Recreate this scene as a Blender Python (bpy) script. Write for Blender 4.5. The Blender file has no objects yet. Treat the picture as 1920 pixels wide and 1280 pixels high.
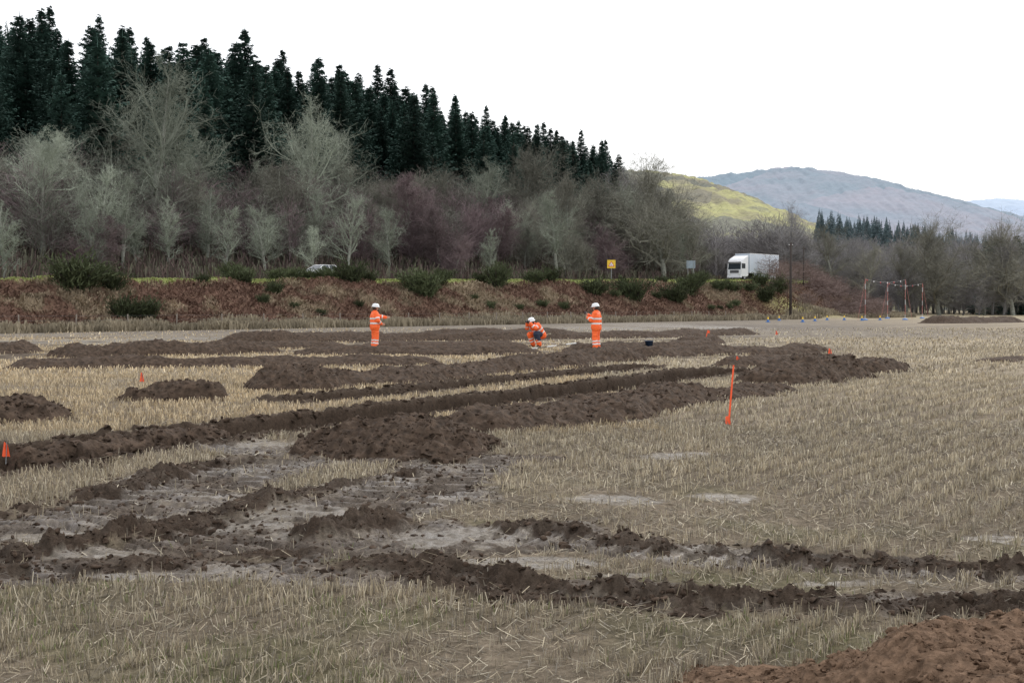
import bpy, math, random, time
import numpy as np
from mathutils import Vector, Matrix
T0=time.time()
random.seed(7); rng=np.random.default_rng(7)
SC=bpy.context.scene
COL=SC.collection
F=2318.0; CAMH=1.65; PITCH=math.atan(65/F)
def gp(px,py,z=0.0):
    x=(px-960)/F; yv=(640-py)/F
    dz=-math.sin(PITCH)+yv*math.cos(PITCH); dy=math.cos(PITCH)+yv*math.sin(PITCH)
    t=(z-CAMH)/dz
    return (x*t,dy*t)
# ------------------------------------------------------------ noise
def _hash(ix,iy,seed):
    n=(ix*374761393+iy*668265263+seed*982451653)&0xffffffff
    n=((n^(n>>13))*1274126177)&0xffffffff
    n=(n^(n>>16))
    return (n&0xffff)/65535.0
def vnoise(x,y,seed=0):
    x=np.asarray(x,float); y=np.asarray(y,float)
    ix=np.floor(x).astype(np.int64); iy=np.floor(y).astype(np.int64)
    fx=x-ix; fy=y-iy
    fx=fx*fx*(3-2*fx); fy=fy*fy*(3-2*fy)
    a=_hash(ix,iy,seed); b=_hash(ix+1,iy,seed); c=_hash(ix,iy+1,seed); d=_hash(ix+1,iy+1,seed)
    return ((a*(1-fx)+b*fx)*(1-fy)+(c*(1-fx)+d*fx)*fy)*2-1
def fbm(x,y,o=3,seed=0,g=0.5):
    r=0;a=1;t=0
    ca,sa=math.cos(.6),math.sin(.6)
    for i in range(o):
        r=r+a*vnoise(x*2**i+i*17.3,y*2**i-i*9.1,seed+i); t+=a; a*=g
        x,y=ca*x-sa*y,sa*x+ca*y
    return r/t
def ridged(x,y,o=3,seed=0,g=.55):
    r=0;a=1;t=0
    ca,sa=math.cos(.8),math.sin(.8)
    for i in range(o):
        r=r+a*(1-2.2*np.abs(vnoise(x*2**i,y*2**i,seed+i))); t+=a; a*=g
        x,y=ca*x-sa*y,sa*x+ca*y
    return r/t
def sstep(a,b,x):
    t=np.clip((x-a)/(b-a),0,1); return t*t*(3-2*t)
def pdist(X,Y,pts):
    best=np.full(X.shape,1e9); tt=np.zeros(X.shape); acc=0
    for (x0,y0),(x1,y1) in zip(pts[:-1],pts[1:]):
        dx,dy=x1-x0,y1-y0; L=math.hypot(dx,dy)
        t=np.clip(((X-x0)*dx+(Y-y0)*dy)/(L*L),0,1)
        d=np.hypot(X-x0-t*dx,Y-y0-t*dy)
        m=d<best
        best=np.where(m,d,best); tt=np.where(m,acc+t*L,tt); acc+=L
    return best,tt
def G(l): return [gp(*p) for p in l]
# ------------------------------------------------------------ terrain definition
def xroad(Y):
    Y=np.asarray(Y,float)
    return np.where(Y<193,(Y-147)/1.25,36.8+(Y-193)*0.3)
def sroad(X,Y): return (xroad(Y)-X)*0.78
def shill(X,Y): return ((np.asarray(Y,float)-147)/1.25-X)*0.78
def Hroad(Y): return np.clip(3.75+(np.asarray(Y,float)-98)*0.021,2.8,5.9)
TRENCH=G([(10,868),(200,836),(400,812),(620,787),(800,764),(1000,742),(1200,716),(1350,695)])
TRENCH2=G([(560,752),(760,733),(1000,708),(1200,689)])
MUD=[(G([(-260,1040),(-60,1000),(250,950),(480,872)]),.85),
     (G([(-260,1110),(-60,1070),(300,1030),(560,980),(760,930),(860,870)]),.75),
     (G([(600,1015),(1000,1010)]),.8),
     (G([(900,995),(1300,1040),(1950,1075),(2300,1090)]),.40),
     (G([(560,1075),(900,1085),(1300,1122),(1950,1140),(2300,1150)]),.32),
     (G([(-260,1080),(500,1062)]),.42),
     (G([(420,838),(700,862),(1000,858)]),.55)]
RIDG=[(G([(-200,985),(0,958),(150,937),(300,897),(440,858)]),.18,.075),
      (G([(-200,1060),(0,1040),(200,1008),(400,968),(560,930),(700,905),(780,880)]),.17,.07),
      (G([(-200,1100),(0,1078),(330,1050),(560,1040)]),.13,.04),
      (G([(250,1000),(360,985),(430,1000)]),.17,.05),
      (G([(590,1005),(660,985),(730,975)]),.26,.09),
      (G([(960,985),(1100,1005),(1300,1035),(1600,1052),(1950,1065),(2300,1080)]),.14,.07),
      (G([(590,1062),(800,1060),(950,1086),(1100,1106),(1300,1122),(1600,1136),(1950,1140),(2300,1150)]),.15,.068),
      (G([(800,1075),(900,1110),(1150,1130),(1350,1150)]),.13,.04)]
WETP=[(850,1003,.75,.40),(480,950,.6,.5),(400,985,.45,.3),(250,975,.3,.25),(120,1000,.35,.2),(620,955,.3,.25),(1150,934,.35,.25),(1350,930,.25,.3),(490,832,.45,.6),(1010,1052,.5,.16),(160,1030,.4,.15),(590,1000,.35,.18),(1250,853,.7,.35),(300,1075,.4,.1),(1250,1075,.35,.08),(1650,1090,.4,.1),
      (1130,615,4,9),(1250,611,4,9),(1350,614,3,7),(620,634,5,4),(350,636,6,4),(150,640,5,4),(1190,607,5,9),(1880,1010,.3,.2)]
def feat(X,Y,full=True):
    X=np.asarray(X,float); Y=np.asarray(Y,float)
    n1=fbm(X*1.7,Y*1.7,3,3); n2=fbm(X*9,Y*9,3,11); n3=fbm(X*24,Y*24,2,23)
    nr=ridged(X*5.5,Y*5.5,4,29)
    nL=fbm(X*.11,Y*.11,3,5)
    z=0.03*n1*sstep(2,6,Y)
    mud=np.zeros(X.shape); lug=np.zeros(X.shape); rut=np.zeros(X.shape)
    for i,(pts,hw) in enumerate(MUD):
        d,t=pdist(X,Y,pts)
        m=sstep(0.0,0.35,1-d/(hw*(1+.6*n1+.35*n2)))
        mud=np.maximum(mud,m)
        if i in (0,1,3):
            wd=(.10,.16,.48,.56) if i<2 else (.02,.06,.24,.3)
            a=sstep(wd[0],wd[1],d)*(1-sstep(wd[2],wd[3],d))*m*sstep(-.5,-.1,n1+.25)
            ph=np.sin(t*2*math.pi/.26+2.5*d+.8*n1)
            lug=np.maximum(lug,a*sstep(-.2,.35,ph)*(.55+.45*sstep(-.35,.1,n2+.2)))
            rut=np.maximum(rut,a)
    z=z-.05*rut+lug*.05
    z=z+mud*(1-rut*.85)*(0.030*nr+.020*n2+.014*n3-.015)
    rid=np.zeros(X.shape)
    wx=.16*fbm(X*1.1,Y*1.1,2,35)
    for k,(pts,hw,h) in enumerate(RIDG):
        d,t=pdist(X+wx,Y+wx,pts)
        d=d+.05*n2+.07*fbm(X*5,Y*5,2,37)
        w=hw*(1+.8*fbm(X*2.6,Y*2.6,2,31+k))
        q=np.clip(1-(np.maximum(d,0)/np.maximum(w,.03))**2,0,1)
        br=np.clip(0.7+1.5*fbm(X*2.4,Y*2.4,2,41+k),.0,1.5)
        rid=np.maximum(rid,sstep(0,.4,q)*np.clip(br*2.5,0,1))
        z=z+np.sqrt(q)*h*br*(0.7+.6*nr)+q*np.clip(br*2,0,1)*(.026*n2+.02*n3)
    mud=np.maximum(mud,rid)
    dark=rid*.85
    for pts,hw,dep in ((TRENCH,.75,.52),(TRENCH2,.5,.38)):
        d,t=pdist(X,Y,pts)
        e=hw+.2*fbm(X*1.2,Y*1.2,2,61)+.05*n2
        tr=1-sstep(-.10,.10,d-e)
        z=z-tr*dep*(1+.15*n1)
        lip=np.exp(-((d-e-.2)/.15)**2)
        z=z+lip*(.03+.06*n2+.06*nr)
        mud=np.maximum(mud,np.maximum(1-sstep(.1,.3,d-e),sstep(.4,.75,lip+.5*n2)))
        dark=np.maximum(dark,np.maximum(1-sstep(.08,.28,d-e),.9*sstep(.3,.7,lip+.3*n2)))
    wk=sstep(.15,.5,fbm(X*.22,Y*.45,3,77)+.4)*sstep(35,40,Y)*(1-sstep(66,72,Y))*(1-sstep(8,18,X-.02*Y))*.95
    wk=wk*sstep(-.25,.2,fbm(X*.6,Y*1.0,3,79))
    mud=np.maximum(mud,wk); dark=np.maximum(dark,wk*.6*np.clip(.6+n1,0,1))
    wet=mud*np.clip(.42+.7*n1+.2*rut,0.05,1)*(1-dark*.75)*(1-wk*.7)*(.3+.7*(1-sstep(14,17,Y)))
    sand=np.zeros(X.shape)
    for (px,py,rx,ry) in WETP:
        cx,cy=gp(px,py)
        q=((X-cx)/rx)**2+((Y-cy)/ry)**2+1.9*n1+1.2*n2+.25*n3
        p=1-sstep(.45,.95,q)
        sand=np.maximum(sand,p*(1-rid))
    z=z*(1-.6*sand)-.005*sand
    wet=np.maximum(wet,sand*np.clip(.75+.8*n2,.3,.95))
    return z,mud,wet,sand,dark,n1,n2,n3,nL
MOUND=(gp(1512,598)[0],gp(1512,598)[1]+6)
def bigz(X,Y):
    s=sroad(X,Y); H=Hroad(Y); s2=shill(X,Y)
    bn=fbm(X*.15,Y*.15,3,91)
    z=sstep(-17.5,-5.5,s+bn*1.2)*H
    z=z-.12*sstep(-4.3,-3.9,s)*(1-sstep(3.9,4.3,s))
    fall=1-.92*sstep(24,62,X)
    z=z+.27*np.clip(np.minimum(s2-9,(s-9)*2.5),0,105)*fall*(1+.06*bn)
    z=z+1.4*np.exp(-(((X-MOUND[0])/5.5)**2+((Y-MOUND[1])/4.5)**2)**1.3)
    bk=sstep(-16.5,-12,s)*(1-sstep(-7,-5,s))
    z=z+bk*(bn*.3+.35*fbm(X*.55,Y*.55,3,95))
    return z
def groundz(x,y):
    X=np.array([float(x)]);Y=np.array([float(y)])
    return float(feat(X,Y)[0][0]*(1 if y<70 else .3)+bigz(X,Y)[0])
def ground_all(X,Y):
    z,mud,wet,sand,dark,n1,n2,n3,nL=feat(X,Y)
    near=1-sstep(60,80,Y)
    s=sroad(X,Y)
    Z=z*(near*.9+.1)*(1-sstep(-19,-16,s))+bigz(X,Y)
    def c(r,g,b): return np.array([r,g,b])[None,:]
    m=lambda a,b,t: a*(1-t[:,None])+b*t[:,None]
    rowc=X*.83-Y*.55
    base=m(c(.205,.165,.12),c(.125,.10,.072),np.clip(.5+.7*n1+.5*n2,0,1))
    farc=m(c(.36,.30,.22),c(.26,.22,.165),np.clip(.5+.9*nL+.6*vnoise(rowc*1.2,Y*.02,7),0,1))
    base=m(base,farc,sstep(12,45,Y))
    tl=np.abs(((rowc+3)%12)-6); base=m(base,c(.19,.16,.125),.65*(1-sstep(.25,.5,tl))*sstep(20,30,Y))
    grey=sstep(62,72,Y+5*nL)*(1-sstep(14,40,X-.08*Y))
    base=m(base,m(c(.15,.13,.112),c(.21,.18,.145),np.clip(.5+n1+nL,0,1)),grey*.9)
    wet=np.maximum(wet,grey*(.10+.6*np.clip(n1,0,1)))
    grn=sstep(.1,.6,fbm(X*1.1,Y*1.1,2,55)+.1)*(1-sstep(9,14,Y))
    base=m(base,c(.12,.13,.05),.3*grn)
    mudc=m(c(.072,.055,.043),c(.135,.108,.085),np.clip(.45+.9*n2,0,1))
    mudc=m(mudc,c(.055,.038,.027),dark*.9)
    strawmix=np.clip(sstep(.15,.5,n2*.7+n1*.8),0,1)*.35*(1-dark)
    mudc=m(mudc,c(.19,.155,.11),strawmix)
    col=m(base,mudc,mud)
    col=m(col,m(c(.20,.17,.135),c(.13,.107,.083),np.clip(.3+1.2*n2,0,1)),sand*.85)
    bk=sstep(-19,-16.5,s)
    bn=fbm(X*.5,Y*.5,3,101)
    bc=m(c(.14,.085,.06),c(.20,.155,.105),sstep(.05,.5,bn))
    bc=m(bc,c(.22,.185,.13),1-sstep(-17,-14,s+bn))
    bc=m(bc,c(.27,.30,.10),sstep(-8,-6,s)*(1-sstep(5,8,s)))
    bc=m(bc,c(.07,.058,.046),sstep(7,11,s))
    col=m(col,bc,bk)
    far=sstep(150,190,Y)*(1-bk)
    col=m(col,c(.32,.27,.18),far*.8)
    md=np.exp(-(((X-MOUND[0])/6.5)**2+((Y-MOUND[1])/5.5)**2)**1.5)
    col=m(col,c(.32,.29,.13),md)
    wet=wet*(1-bk)*(1-md)*(1-sstep(110,160,Y))
    return Z,col,wet,mud
# ------------------------------------------------------------ material helpers
def newmat(name):
    m=bpy.data.materials.new(name); m.use_nodes=True
    nt=m.node_tree; b=nt.nodes['Principled BSDF']
    return m,nt,b
def mat(name,col,rough=.7,nscale=6,amt=.3,bump=0,metal=0,objrand=0,attr=None,detail=4,spec=.5,trans=0,bdist=.02):
    m,nt,b=newmat(name); N=nt.nodes; L=nt.links
    geo=N.new('ShaderNodeTexCoord')
    nz=N.new('ShaderNodeTexNoise'); nz.inputs['Scale'].default_value=nscale; nz.inputs['Detail'].default_value=detail
    L.new(geo.outputs['Object'],nz.inputs['Vector'])
    mr=N.new('ShaderNodeMapRange'); mr.inputs[1].default_value=.3; mr.inputs[2].default_value=.7
    mr.inputs[3].default_value=1-amt; mr.inputs[4].default_value=1+amt
    L.new(nz.outputs['Fac'],mr.inputs[0])
    fac=mr.outputs[0]
    if objrand:
        oi=N.new('ShaderNodeObjectInfo'); m2=N.new('ShaderNodeMapRange'); m2.inputs[3].default_value=1-objrand; m2.inputs[4].default_value=1+objrand
        L.new(oi.outputs['Random'],m2.inputs[0])
        mm=N.new('ShaderNodeMath'); mm.operation='MULTIPLY'; L.new(fac,mm.inputs[0]); L.new(m2.outputs[0],mm.inputs[1]); fac=mm.outputs[0]
    vm=N.new('ShaderNodeVectorMath'); vm.operation='SCALE'
    if attr:
        at=N.new('ShaderNodeAttribute'); at.attribute_name=attr; L.new(at.outputs['Color'],vm.inputs[0])
    else: vm.inputs[0].default_value=col[:3]
    L.new(fac,vm.inputs['Scale']); L.new(vm.outputs[0],b.inputs['Base Color'])
    b.inputs['Roughness'].default_value=rough; b.inputs['Metallic'].default_value=metal
    b.inputs['Specular IOR Level'].default_value=spec
    if bump:
        bp=N.new('ShaderNodeBump'); bp.inputs['Strength'].default_value=bump; bp.inputs['Distance'].default_value=bdist
        L.new(nz.outputs['Fac'],bp.inputs['Height']); L.new(bp.outputs[0],b.inputs['Normal'])
    return m
def groundmat():
    m,nt,b=newmat('ground_soil'); N=nt.nodes; L=nt.links
    tc=N.new('ShaderNodeTexCoord')
    at=N.new('ShaderNodeAttribute'); at.attribute_name='gcol'
    aw=N.new('ShaderNodeAttribute'); aw.attribute_name='wet'
    def noise(s,d,r=.6):
        n=N.new('ShaderNodeTexNoise'); n.inputs['Scale'].default_value=s; n.inputs['Detail'].default_value=d; n.inputs['Roughness'].default_value=r
        L.new(tc.outputs['Object'],n.inputs['Vector']); return n.outputs['Fac']
    n1=noise(14,8,.7); n2=noise(1.3,6,.65); n3=noise(60,4,.7)
    def mrange(src,a,bv,lo,hi):
        r=N.new('ShaderNodeMapRange'); r.inputs[1].default_value=a;r.inputs[2].default_value=bv;r.inputs[3].default_value=lo;r.inputs[4].default_value=hi
        L.new(src,r.inputs[0]); return r.outputs[0]
    def mul(a,c_):
        r=N.new('ShaderNodeMath'); r.operation='MULTIPLY'; L.new(a,r.inputs[0]); L.new(c_,r.inputs[1]); return r.outputs[0]
    f=mul(mul(mrange(n1,.3,.7,.6,1.4),mrange(n2,.3,.7,.8,1.2)),mrange(n3,.3,.7,.7,1.3))
    vm=N.new('ShaderNodeVectorMath'); vm.operation='SCALE'; L.new(at.outputs['Color'],vm.inputs[0]); L.new(f,vm.inputs['Scale'])
    L.new(vm.outputs[0],b.inputs['Base Color'])
    wn=mul(aw.outputs['Fac'],mrange(n1,.38,.62,.4,1.4))
    L.new(mrange(wn,.15,1.0,.92,.20),b.inputs['Roughness'])
    L.new(mrange(aw.outputs['Fac'],.1,1,.08,.42),b.inputs['Specular IOR Level'])
    bp=N.new('ShaderNodeBump'); bp.inputs['Distance'].default_value=.035
    L.new(mrange(aw.outputs['Fac'],.6,1,1.0,.3),bp.inputs['Strength'])
    L.new(n1,bp.inputs['Height']); L.new(bp.outputs[0],b.inputs['Normal'])
    return m
M={}
M['ground']=groundmat()
M['soil']=mat('dark_soil',(.070,.048,.034),.88,9,.55,bump=1,detail=9,bdist=.07,spec=.15)
M['brownsoil']=mat('brown_soil',(.155,.100,.066),.95,22,.45,bump=1,detail=12,bdist=.05,spec=.08)
M['straw']=mat('straw',(1,1,1),.7,3,.15,attr='gcol',spec=.25)
M['veg']=mat('dead_grass_and_bracken',(1,1,1),.85,.6,.25,attr='gcol',spec=.1)
M['wood_mass']=mat('distant_wood_mass',(1,1,1),.95,.2,.2,attr='gcol',spec=.05)
M['bark']=mat('bark_lichen',(.24,.245,.21),.95,3,.3,objrand=.25,spec=.1)
M['twig_grey']=mat('twigs_lichen_grey',(.285,.31,.25),.95,.5,.28,objrand=.35,spec=.1)  # twig tones from here on include a haze lift in the colour
M['twig_red']=mat('twigs_red_brown',(.195,.148,.150),.95,.5,.28,objrand=.3,spec=.1)
M['twig_olive']=mat('twigs_olive_brown',(.205,.20,.165),.95,.5,.28,objrand=.3,spec=.1)
M['twig_haze']=mat('twigs_haze_tint',(.26,.25,.25),.95,.3,.2,objrand=.25,spec=.1)  # paler copies for far trees, distance haze painted into twig and bark colour
M['bark_haze']=mat('bark_haze_tint',(.18,.175,.175),.95,.5,.2,objrand=.2,spec=.1)
M['needle']=mat('spruce_needles',(.055,.098,.080),.9,.6,.40,objrand=.32,spec=.12)  # needle green raised and blued to carry haze in the colour
M['bark_con']=mat('spruce_bark',(.11,.095,.08),.95,3,.3,spec=.1)
M['gorse']=mat('broom_green',(.075,.09,.045),.85,2,.5,objrand=.35,spec=.1)
M['asphalt']=mat('asphalt',(.055,.055,.055),.85,20,.2)
M['line']=mat('road_paint',(.75,.75,.72),.7,20,.1)
M['orange']=mat('hi_vis_orange',(1.0,.15,.025),.6,18,.08,bump=.3)
M['silver']=mat('reflective_tape',(.72,.74,.74),.35,30,.08)
M['skin']=mat('skin',(.52,.30,.22),.55,30,.1)
M['hat']=mat('white_hard_hat',(.82,.83,.84),.35,8,.04)
M['boot']=mat('work_boot',(.045,.035,.03),.7,20,.3)
M['black']=mat('black_plastic',(.02,.02,.022),.45,10,.2)
M['navy']=mat('navy_cloth',(.02,.03,.06),.8,14,.25)
M['hair']=mat('dark_hair',(.05,.03,.02),.8,30,.2)
M['eye']=mat('eye_dark',(.03,.02,.02),.3,10,.1)
M['wpaint']=mat('white_vehicle_paint',(.80,.81,.83),.3,3,.05)
M['box']=mat('trailer_side_panel',(.56,.62,.70),.4,1,.05)
M['glass']=mat('dark_glass',(.03,.04,.05),.08,2,.1)
M['tyre']=mat('tyre_rubber',(.025,.025,.025),.85,20,.2)
M['rim']=mat('steel_rim',(.4,.4,.42),.4,10,.1,metal=.6)
M['lamp']=mat('lamp_lens',(.75,.75,.72),.15,10,.05)
M['red']=mat('red_lens_and_paint',(.6,.04,.035),.4,10,.1)
M['fred']=mat('faded_red_paint',(.60,.22,.20),.6,10,.15)
M['green']=mat('dark_green_paint',(.02,.09,.07),.3,4,.1)
M['yellow']=mat('yellow_sign_sheet',(.78,.50,.03),.5,5,.08)
M['white']=mat('white_paint',(.8,.8,.8),.5,6,.06)
M['greysign']=mat('grey_sign_back',(.25,.30,.35),.5,4,.1,metal=.2)
M['steel']=mat('galvanised_post',(.28,.29,.30),.5,6,.15,metal=.3)
M['wood']=mat('weathered_wood',(.19,.16,.13),.9,14,.3,bump=.5)
M['polewood']=mat('dark_pole_wood',(.045,.035,.03),.9,8,.3)
M['stake']=mat('orange_marker_paint',(.98,.12,.03),.6,14,.12)
M['blue']=mat('blue_plastic',(.05,.16,.42),.5,10,.1)
M['bucket']=mat('dark_blue_bucket',(.015,.035,.08),.45,10,.15)
M['stone']=mat('stone_wall',(.3,.28,.25),.9,3,.3)
M['slate']=mat('slate_roof',(.10,.11,.12),.8,3,.2)
# ------------------------------------------------------------ mesh helpers
class MB:
    def __init__(s): s.v=[];s.f=[]
    def tube(s,p0,p1,r0,r1,n=6,cap=False):
        ax=(p1-p0)
        if ax.length<1e-6: return
        ax.normalize(); u=ax.orthogonal().normalized(); w=ax.cross(u); b=len(s.v)
        for p,r in ((p0,r0),(p1,r1)):
            for i in range(n):
                a=2*math.pi*i/n; s.v.append(p+(u*math.cos(a)+w*math.sin(a))*r)
        for i in range(n):
            j=(i+1)%n; s.f.append((b+i,b+j,b+n+j,b+n+i))
        if cap:
            s.f.append(tuple(range(b+n-1,b-1,-1))); s.f.append(tuple(range(b+n,b+2*n)))
    def quad(s,a,b,c,d):
        k=len(s.v); s.v+= [a,b,c,d]; s.f.append((k,k+1,k+2,k+3))
    def ribbon(s,p0,p1,w):
        ax=p1-p0; sd=ax.cross(Vector((random.uniform(-1,1),random.uniform(-1,1),random.uniform(-1,1))))
        if sd.length<1e-6: return
        sd=sd.normalized()*w*.5
        s.quad(p0-sd,p0+sd,p1+sd*.4,p1-sd*.4)
    def box(s,lo,hi):
        x0,y0,z0=lo;x1,y1,z1=hi;k=len(s.v)
        s.v+=[Vector(p) for p in ((x0,y0,z0),(x1,y0,z0),(x1,y1,z0),(x0,y1,z0),(x0,y0,z1),(x1,y0,z1),(x1,y1,z1),(x0,y1,z1))]
        for q in ((3,2,1,0),(4,5,6,7),(0,1,5,4),(1,2,6,5),(2,3,7,6),(3,0,4,7)): s.f.append(tuple(k+i for i in q))
    def prism(s,prof,y0,y1,in0=None):
        k=len(s.v);n=len(prof)
        for y in (y0,y1):
            for x,z in prof: s.v.append(Vector((x,y,z)))
        s.f.append(tuple(range(k,k+n))); s.f.append(tuple(range(k+2*n-1,k+n-1,-1)))
        for i in range(n):
            j=(i+1)%n; s.f.append((k+j,k+i,k+n+i,k+n+j))
    def lathe(s,prof,c,up=Vector((0,0,1)),n=16,sx=1,sy=1):
        u=up.orthogonal().normalized(); w=up.cross(u); k=len(s.v)
        for r,h in prof:
            for i in range(n):
                a=2*math.pi*i/n; s.v.append(c+up*h+(u*math.cos(a)*sx+w*math.sin(a)*sy)*r)
        for j in range(len(prof)-1):
            for i in range(n):
                i2=(i+1)%n; s.f.append((k+j*n+i,k+j*n+i2,k+(j+1)*n+i2,k+(j+1)*n+i))
    def capsule(s,p0,p1,r0,r1,n=12):
        ax=p1-p0; L=ax.length
        if L<1e-6: ax=Vector((0,0,1));L=0
        else: ax=ax/L
        prof=[]
        for k in range(5):
            a=-math.pi/2+math.pi/2*k/4.0; prof.append((max(r0*math.cos(a),1e-4),r0*math.sin(a)))
        for k in range(5):
            a=math.pi/2*k/4.0; prof.append((max(r1*math.cos(a),1e-4),L+r1*math.sin(a)))
        k0=len(s.v); s.lathe(prof,p0,ax,n)
        s.f.append(tuple(range(k0+n-1,k0-1,-1))); e=len(s.v); s.f.append(tuple(range(e-n,e)))
def link(o,parent=None):
    COL.objects.link(o)
    if parent: o.parent=parent
    return o
def obj(name,mb,material,parent=None,loc=(0,0,0),smooth=False,bevel=0):
    me=bpy.data.meshes.new(name); me.from_pydata([tuple(v) for v in mb.v],[],mb.f); me.update()
    if smooth: me.polygons.foreach_set('use_smooth',[True]*len(me.polygons))
    me.materials.append(material)
    o=bpy.data.objects.new(name,me); o.location=loc; link(o,parent)
    if bevel:
        b=o.modifiers.new('b','BEVEL'); b.width=bevel; b.segments=2; b.limit_method='ANGLE'
    return o
def npmesh(name,V,Fq,material,attrs=None,smooth=False):
    me=bpy.data.meshes.new(name); nv=len(V); nf=len(Fq); k=Fq.shape[1]
    me.vertices.add(nv); me.vertices.foreach_set('co',np.ascontiguousarray(V,dtype=np.float32).ravel())
    me.loops.add(nf*k); me.loops.foreach_set('vertex_index',np.ascontiguousarray(Fq,dtype=np.int32).ravel())
    me.polygons.add(nf); me.polygons.foreach_set('loop_start',np.arange(0,nf*k,k,dtype=np.int32))
    try: me.polygons.foreach_set('loop_total',np.full(nf,k,dtype=np.int32))
    except Exception: pass
    if smooth: me.polygons.foreach_set('use_smooth',np.ones(nf,dtype=bool))
    me.update(calc_edges=True)
    for n,a in (attrs or {}).items():
        if a.ndim==2:
            at=me.attributes.new(n,'FLOAT_COLOR','POINT'); c=np.ones((nv,4),np.float32); c[:,:3]=a; at.data.foreach_set('color',c.ravel())
        else:
            at=me.attributes.new(n,'FLOAT','POINT'); at.data.foreach_set('value',a.astype(np.float32))
    me.materials.append(material)
    o=bpy.data.objects.new(name,me); link(o); return o
def empty(name,loc=(0,0,0),rot=0,label=None,cat=None,group=None):
    o=bpy.data.objects.new(name,None); o.empty_display_size=.3; o.location=loc; o.rotation_euler=(0,0,rot); link(o)
    tag(o,label,cat,group); return o
def tag(o,label=None,cat=None,group=None,kind=None):
    if label:o['label']=label
    if cat:o['category']=cat
    if group:o['group']=group
    if kind:o['kind']=kind
    return o
def copy_thing(root):
    n=root.copy(); COL.objects.link(n)
    for ch in root.children:
        c=ch.copy(); COL.objects.link(c); c.parent=n
        for g in ch.children:
            d=g.copy(); COL.objects.link(d); d.parent=c
    return n
class Proto:
    def __init__(s,root): s.root=root; s.used=False
    def place(s,loc,rot=0,scale=1,label=None):
        if s.used: o=copy_thing(s.root)
        else: o=s.root; s.used=True
        o.location=loc; o.rotation_euler=(0,0,rot)
        o.scale=(scale,scale,scale) if not isinstance(scale,tuple) else scale
        if label:o['label']=label
        return o
def retex(root,maps):
    for ch in root.children:
        k=ch.name.split('.')[0]
        if k in maps:
            ch.material_slots[0].link='OBJECT'; ch.material_slots[0].material=maps[k]
# ------------------------------------------------------------ GROUND
def grid_faces(nr,nc):
    i=np.arange(nr-1)[:,None]*nc+np.arange(nc-1)[None,:]
    return np.stack([i,i+1,i+nc+1,i+nc],-1).reshape(-1,4)
u=np.concatenate([np.linspace(-3,-.6,40,endpoint=False),np.linspace(-.6,-.46,60,endpoint=False),np.linspace(-.46,.46,1000,endpoint=False),np.linspace(.46,.6,60,endpoint=False),np.linspace(.6,3,41)])
APX=1.5
dd=np.concatenate([np.linspace(.6,4.5,25,endpoint=False),np.geomspace(4.5,20,580,endpoint=False),np.geomspace(20,70,360,endpoint=False),np.geomspace(70,420,280,endpoint=False),np.geomspace(420,9000,25)])
DD,UU=np.meshgrid(dd,u,indexing='ij'); X=(UU*DD).ravel(); Y=(DD-APX).ravel()
Z,Cc,W,Md=ground_all(X,Y)
far=sstep(330,420,Y); Z=Z*(1-far)
g=npmesh('ground',np.stack([X,Y,Z],1),grid_faces(len(dd),len(u)),M['ground'],{'gcol':Cc,'wet':W},True)
tag(g,'harvested stubble field with churned mud, trenches and grassy bank','field',kind='structure')
print('ground',time.time()-T0)
def strip(name,o0,o1,dz,material,ys=np.linspace(40,420,200)):
    xs=xroad(ys); tx=np.gradient(xs); ty=np.gradient(ys); l=np.hypot(tx,ty); nx=-ty/l; ny=tx/l
    H=Hroad(ys)
    V=np.concatenate([np.stack([xs+nx*o0,ys+ny*o0,H+dz],1),np.stack([xs+nx*o1,ys+ny*o1,H+dz],1)])
    n=len(ys); i=np.arange(n-1); return npmesh(name,V,np.stack([i+n,i+n+1,i+1,i],1),material)
tag(strip('road',-3.6,3.6,.0,M['asphalt']),'asphalt main road along top of bank','road',kind='structure')
tag(strip('road_edge_line',-3.3,-3.15,.006,M['line']),'white edge line on asphalt road','road marking',kind='structure')
tag(strip('road_edge_line',3.15,3.3,.006,M['line']),'white edge line on asphalt road','road marking',kind='structure')
# ------------------------------------------------------------ distant hills
def hill(name,Y0,depth,pts,material,label,rough=.03,seed=0,fine=2.2):
    xs=np.array([p[0] for p in pts]); zs=np.array([p[1] for p in pts])
    xx=np.linspace(xs[0],xs[-1],600); yy=np.linspace(Y0-depth,Y0+depth*.6,150)
    YY,XX=np.meshgrid(yy,xx,indexing='ij'); X=XX.ravel();Y=YY.ravel()
    P=np.interp(X,xs,zs)
    sc=Y0/2600
    v=np.where(Y<Y0,sstep(Y0-depth,Y0,Y)**.85,1-sstep(Y0,Y0+depth*.6,Y))
    Z=P*v*(1+rough*fbm(X/(90*sc),Y/(90*sc),4,seed))+fbm(X/(9*sc),Y/(50*sc),3,seed+9)*fine*sc-3
    o=npmesh(name,np.stack([X,Y,Z],1),grid_faces(len(yy),len(xx)),material,None,True)
    tag(o,label,'hill',kind='structure'); return o
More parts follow.
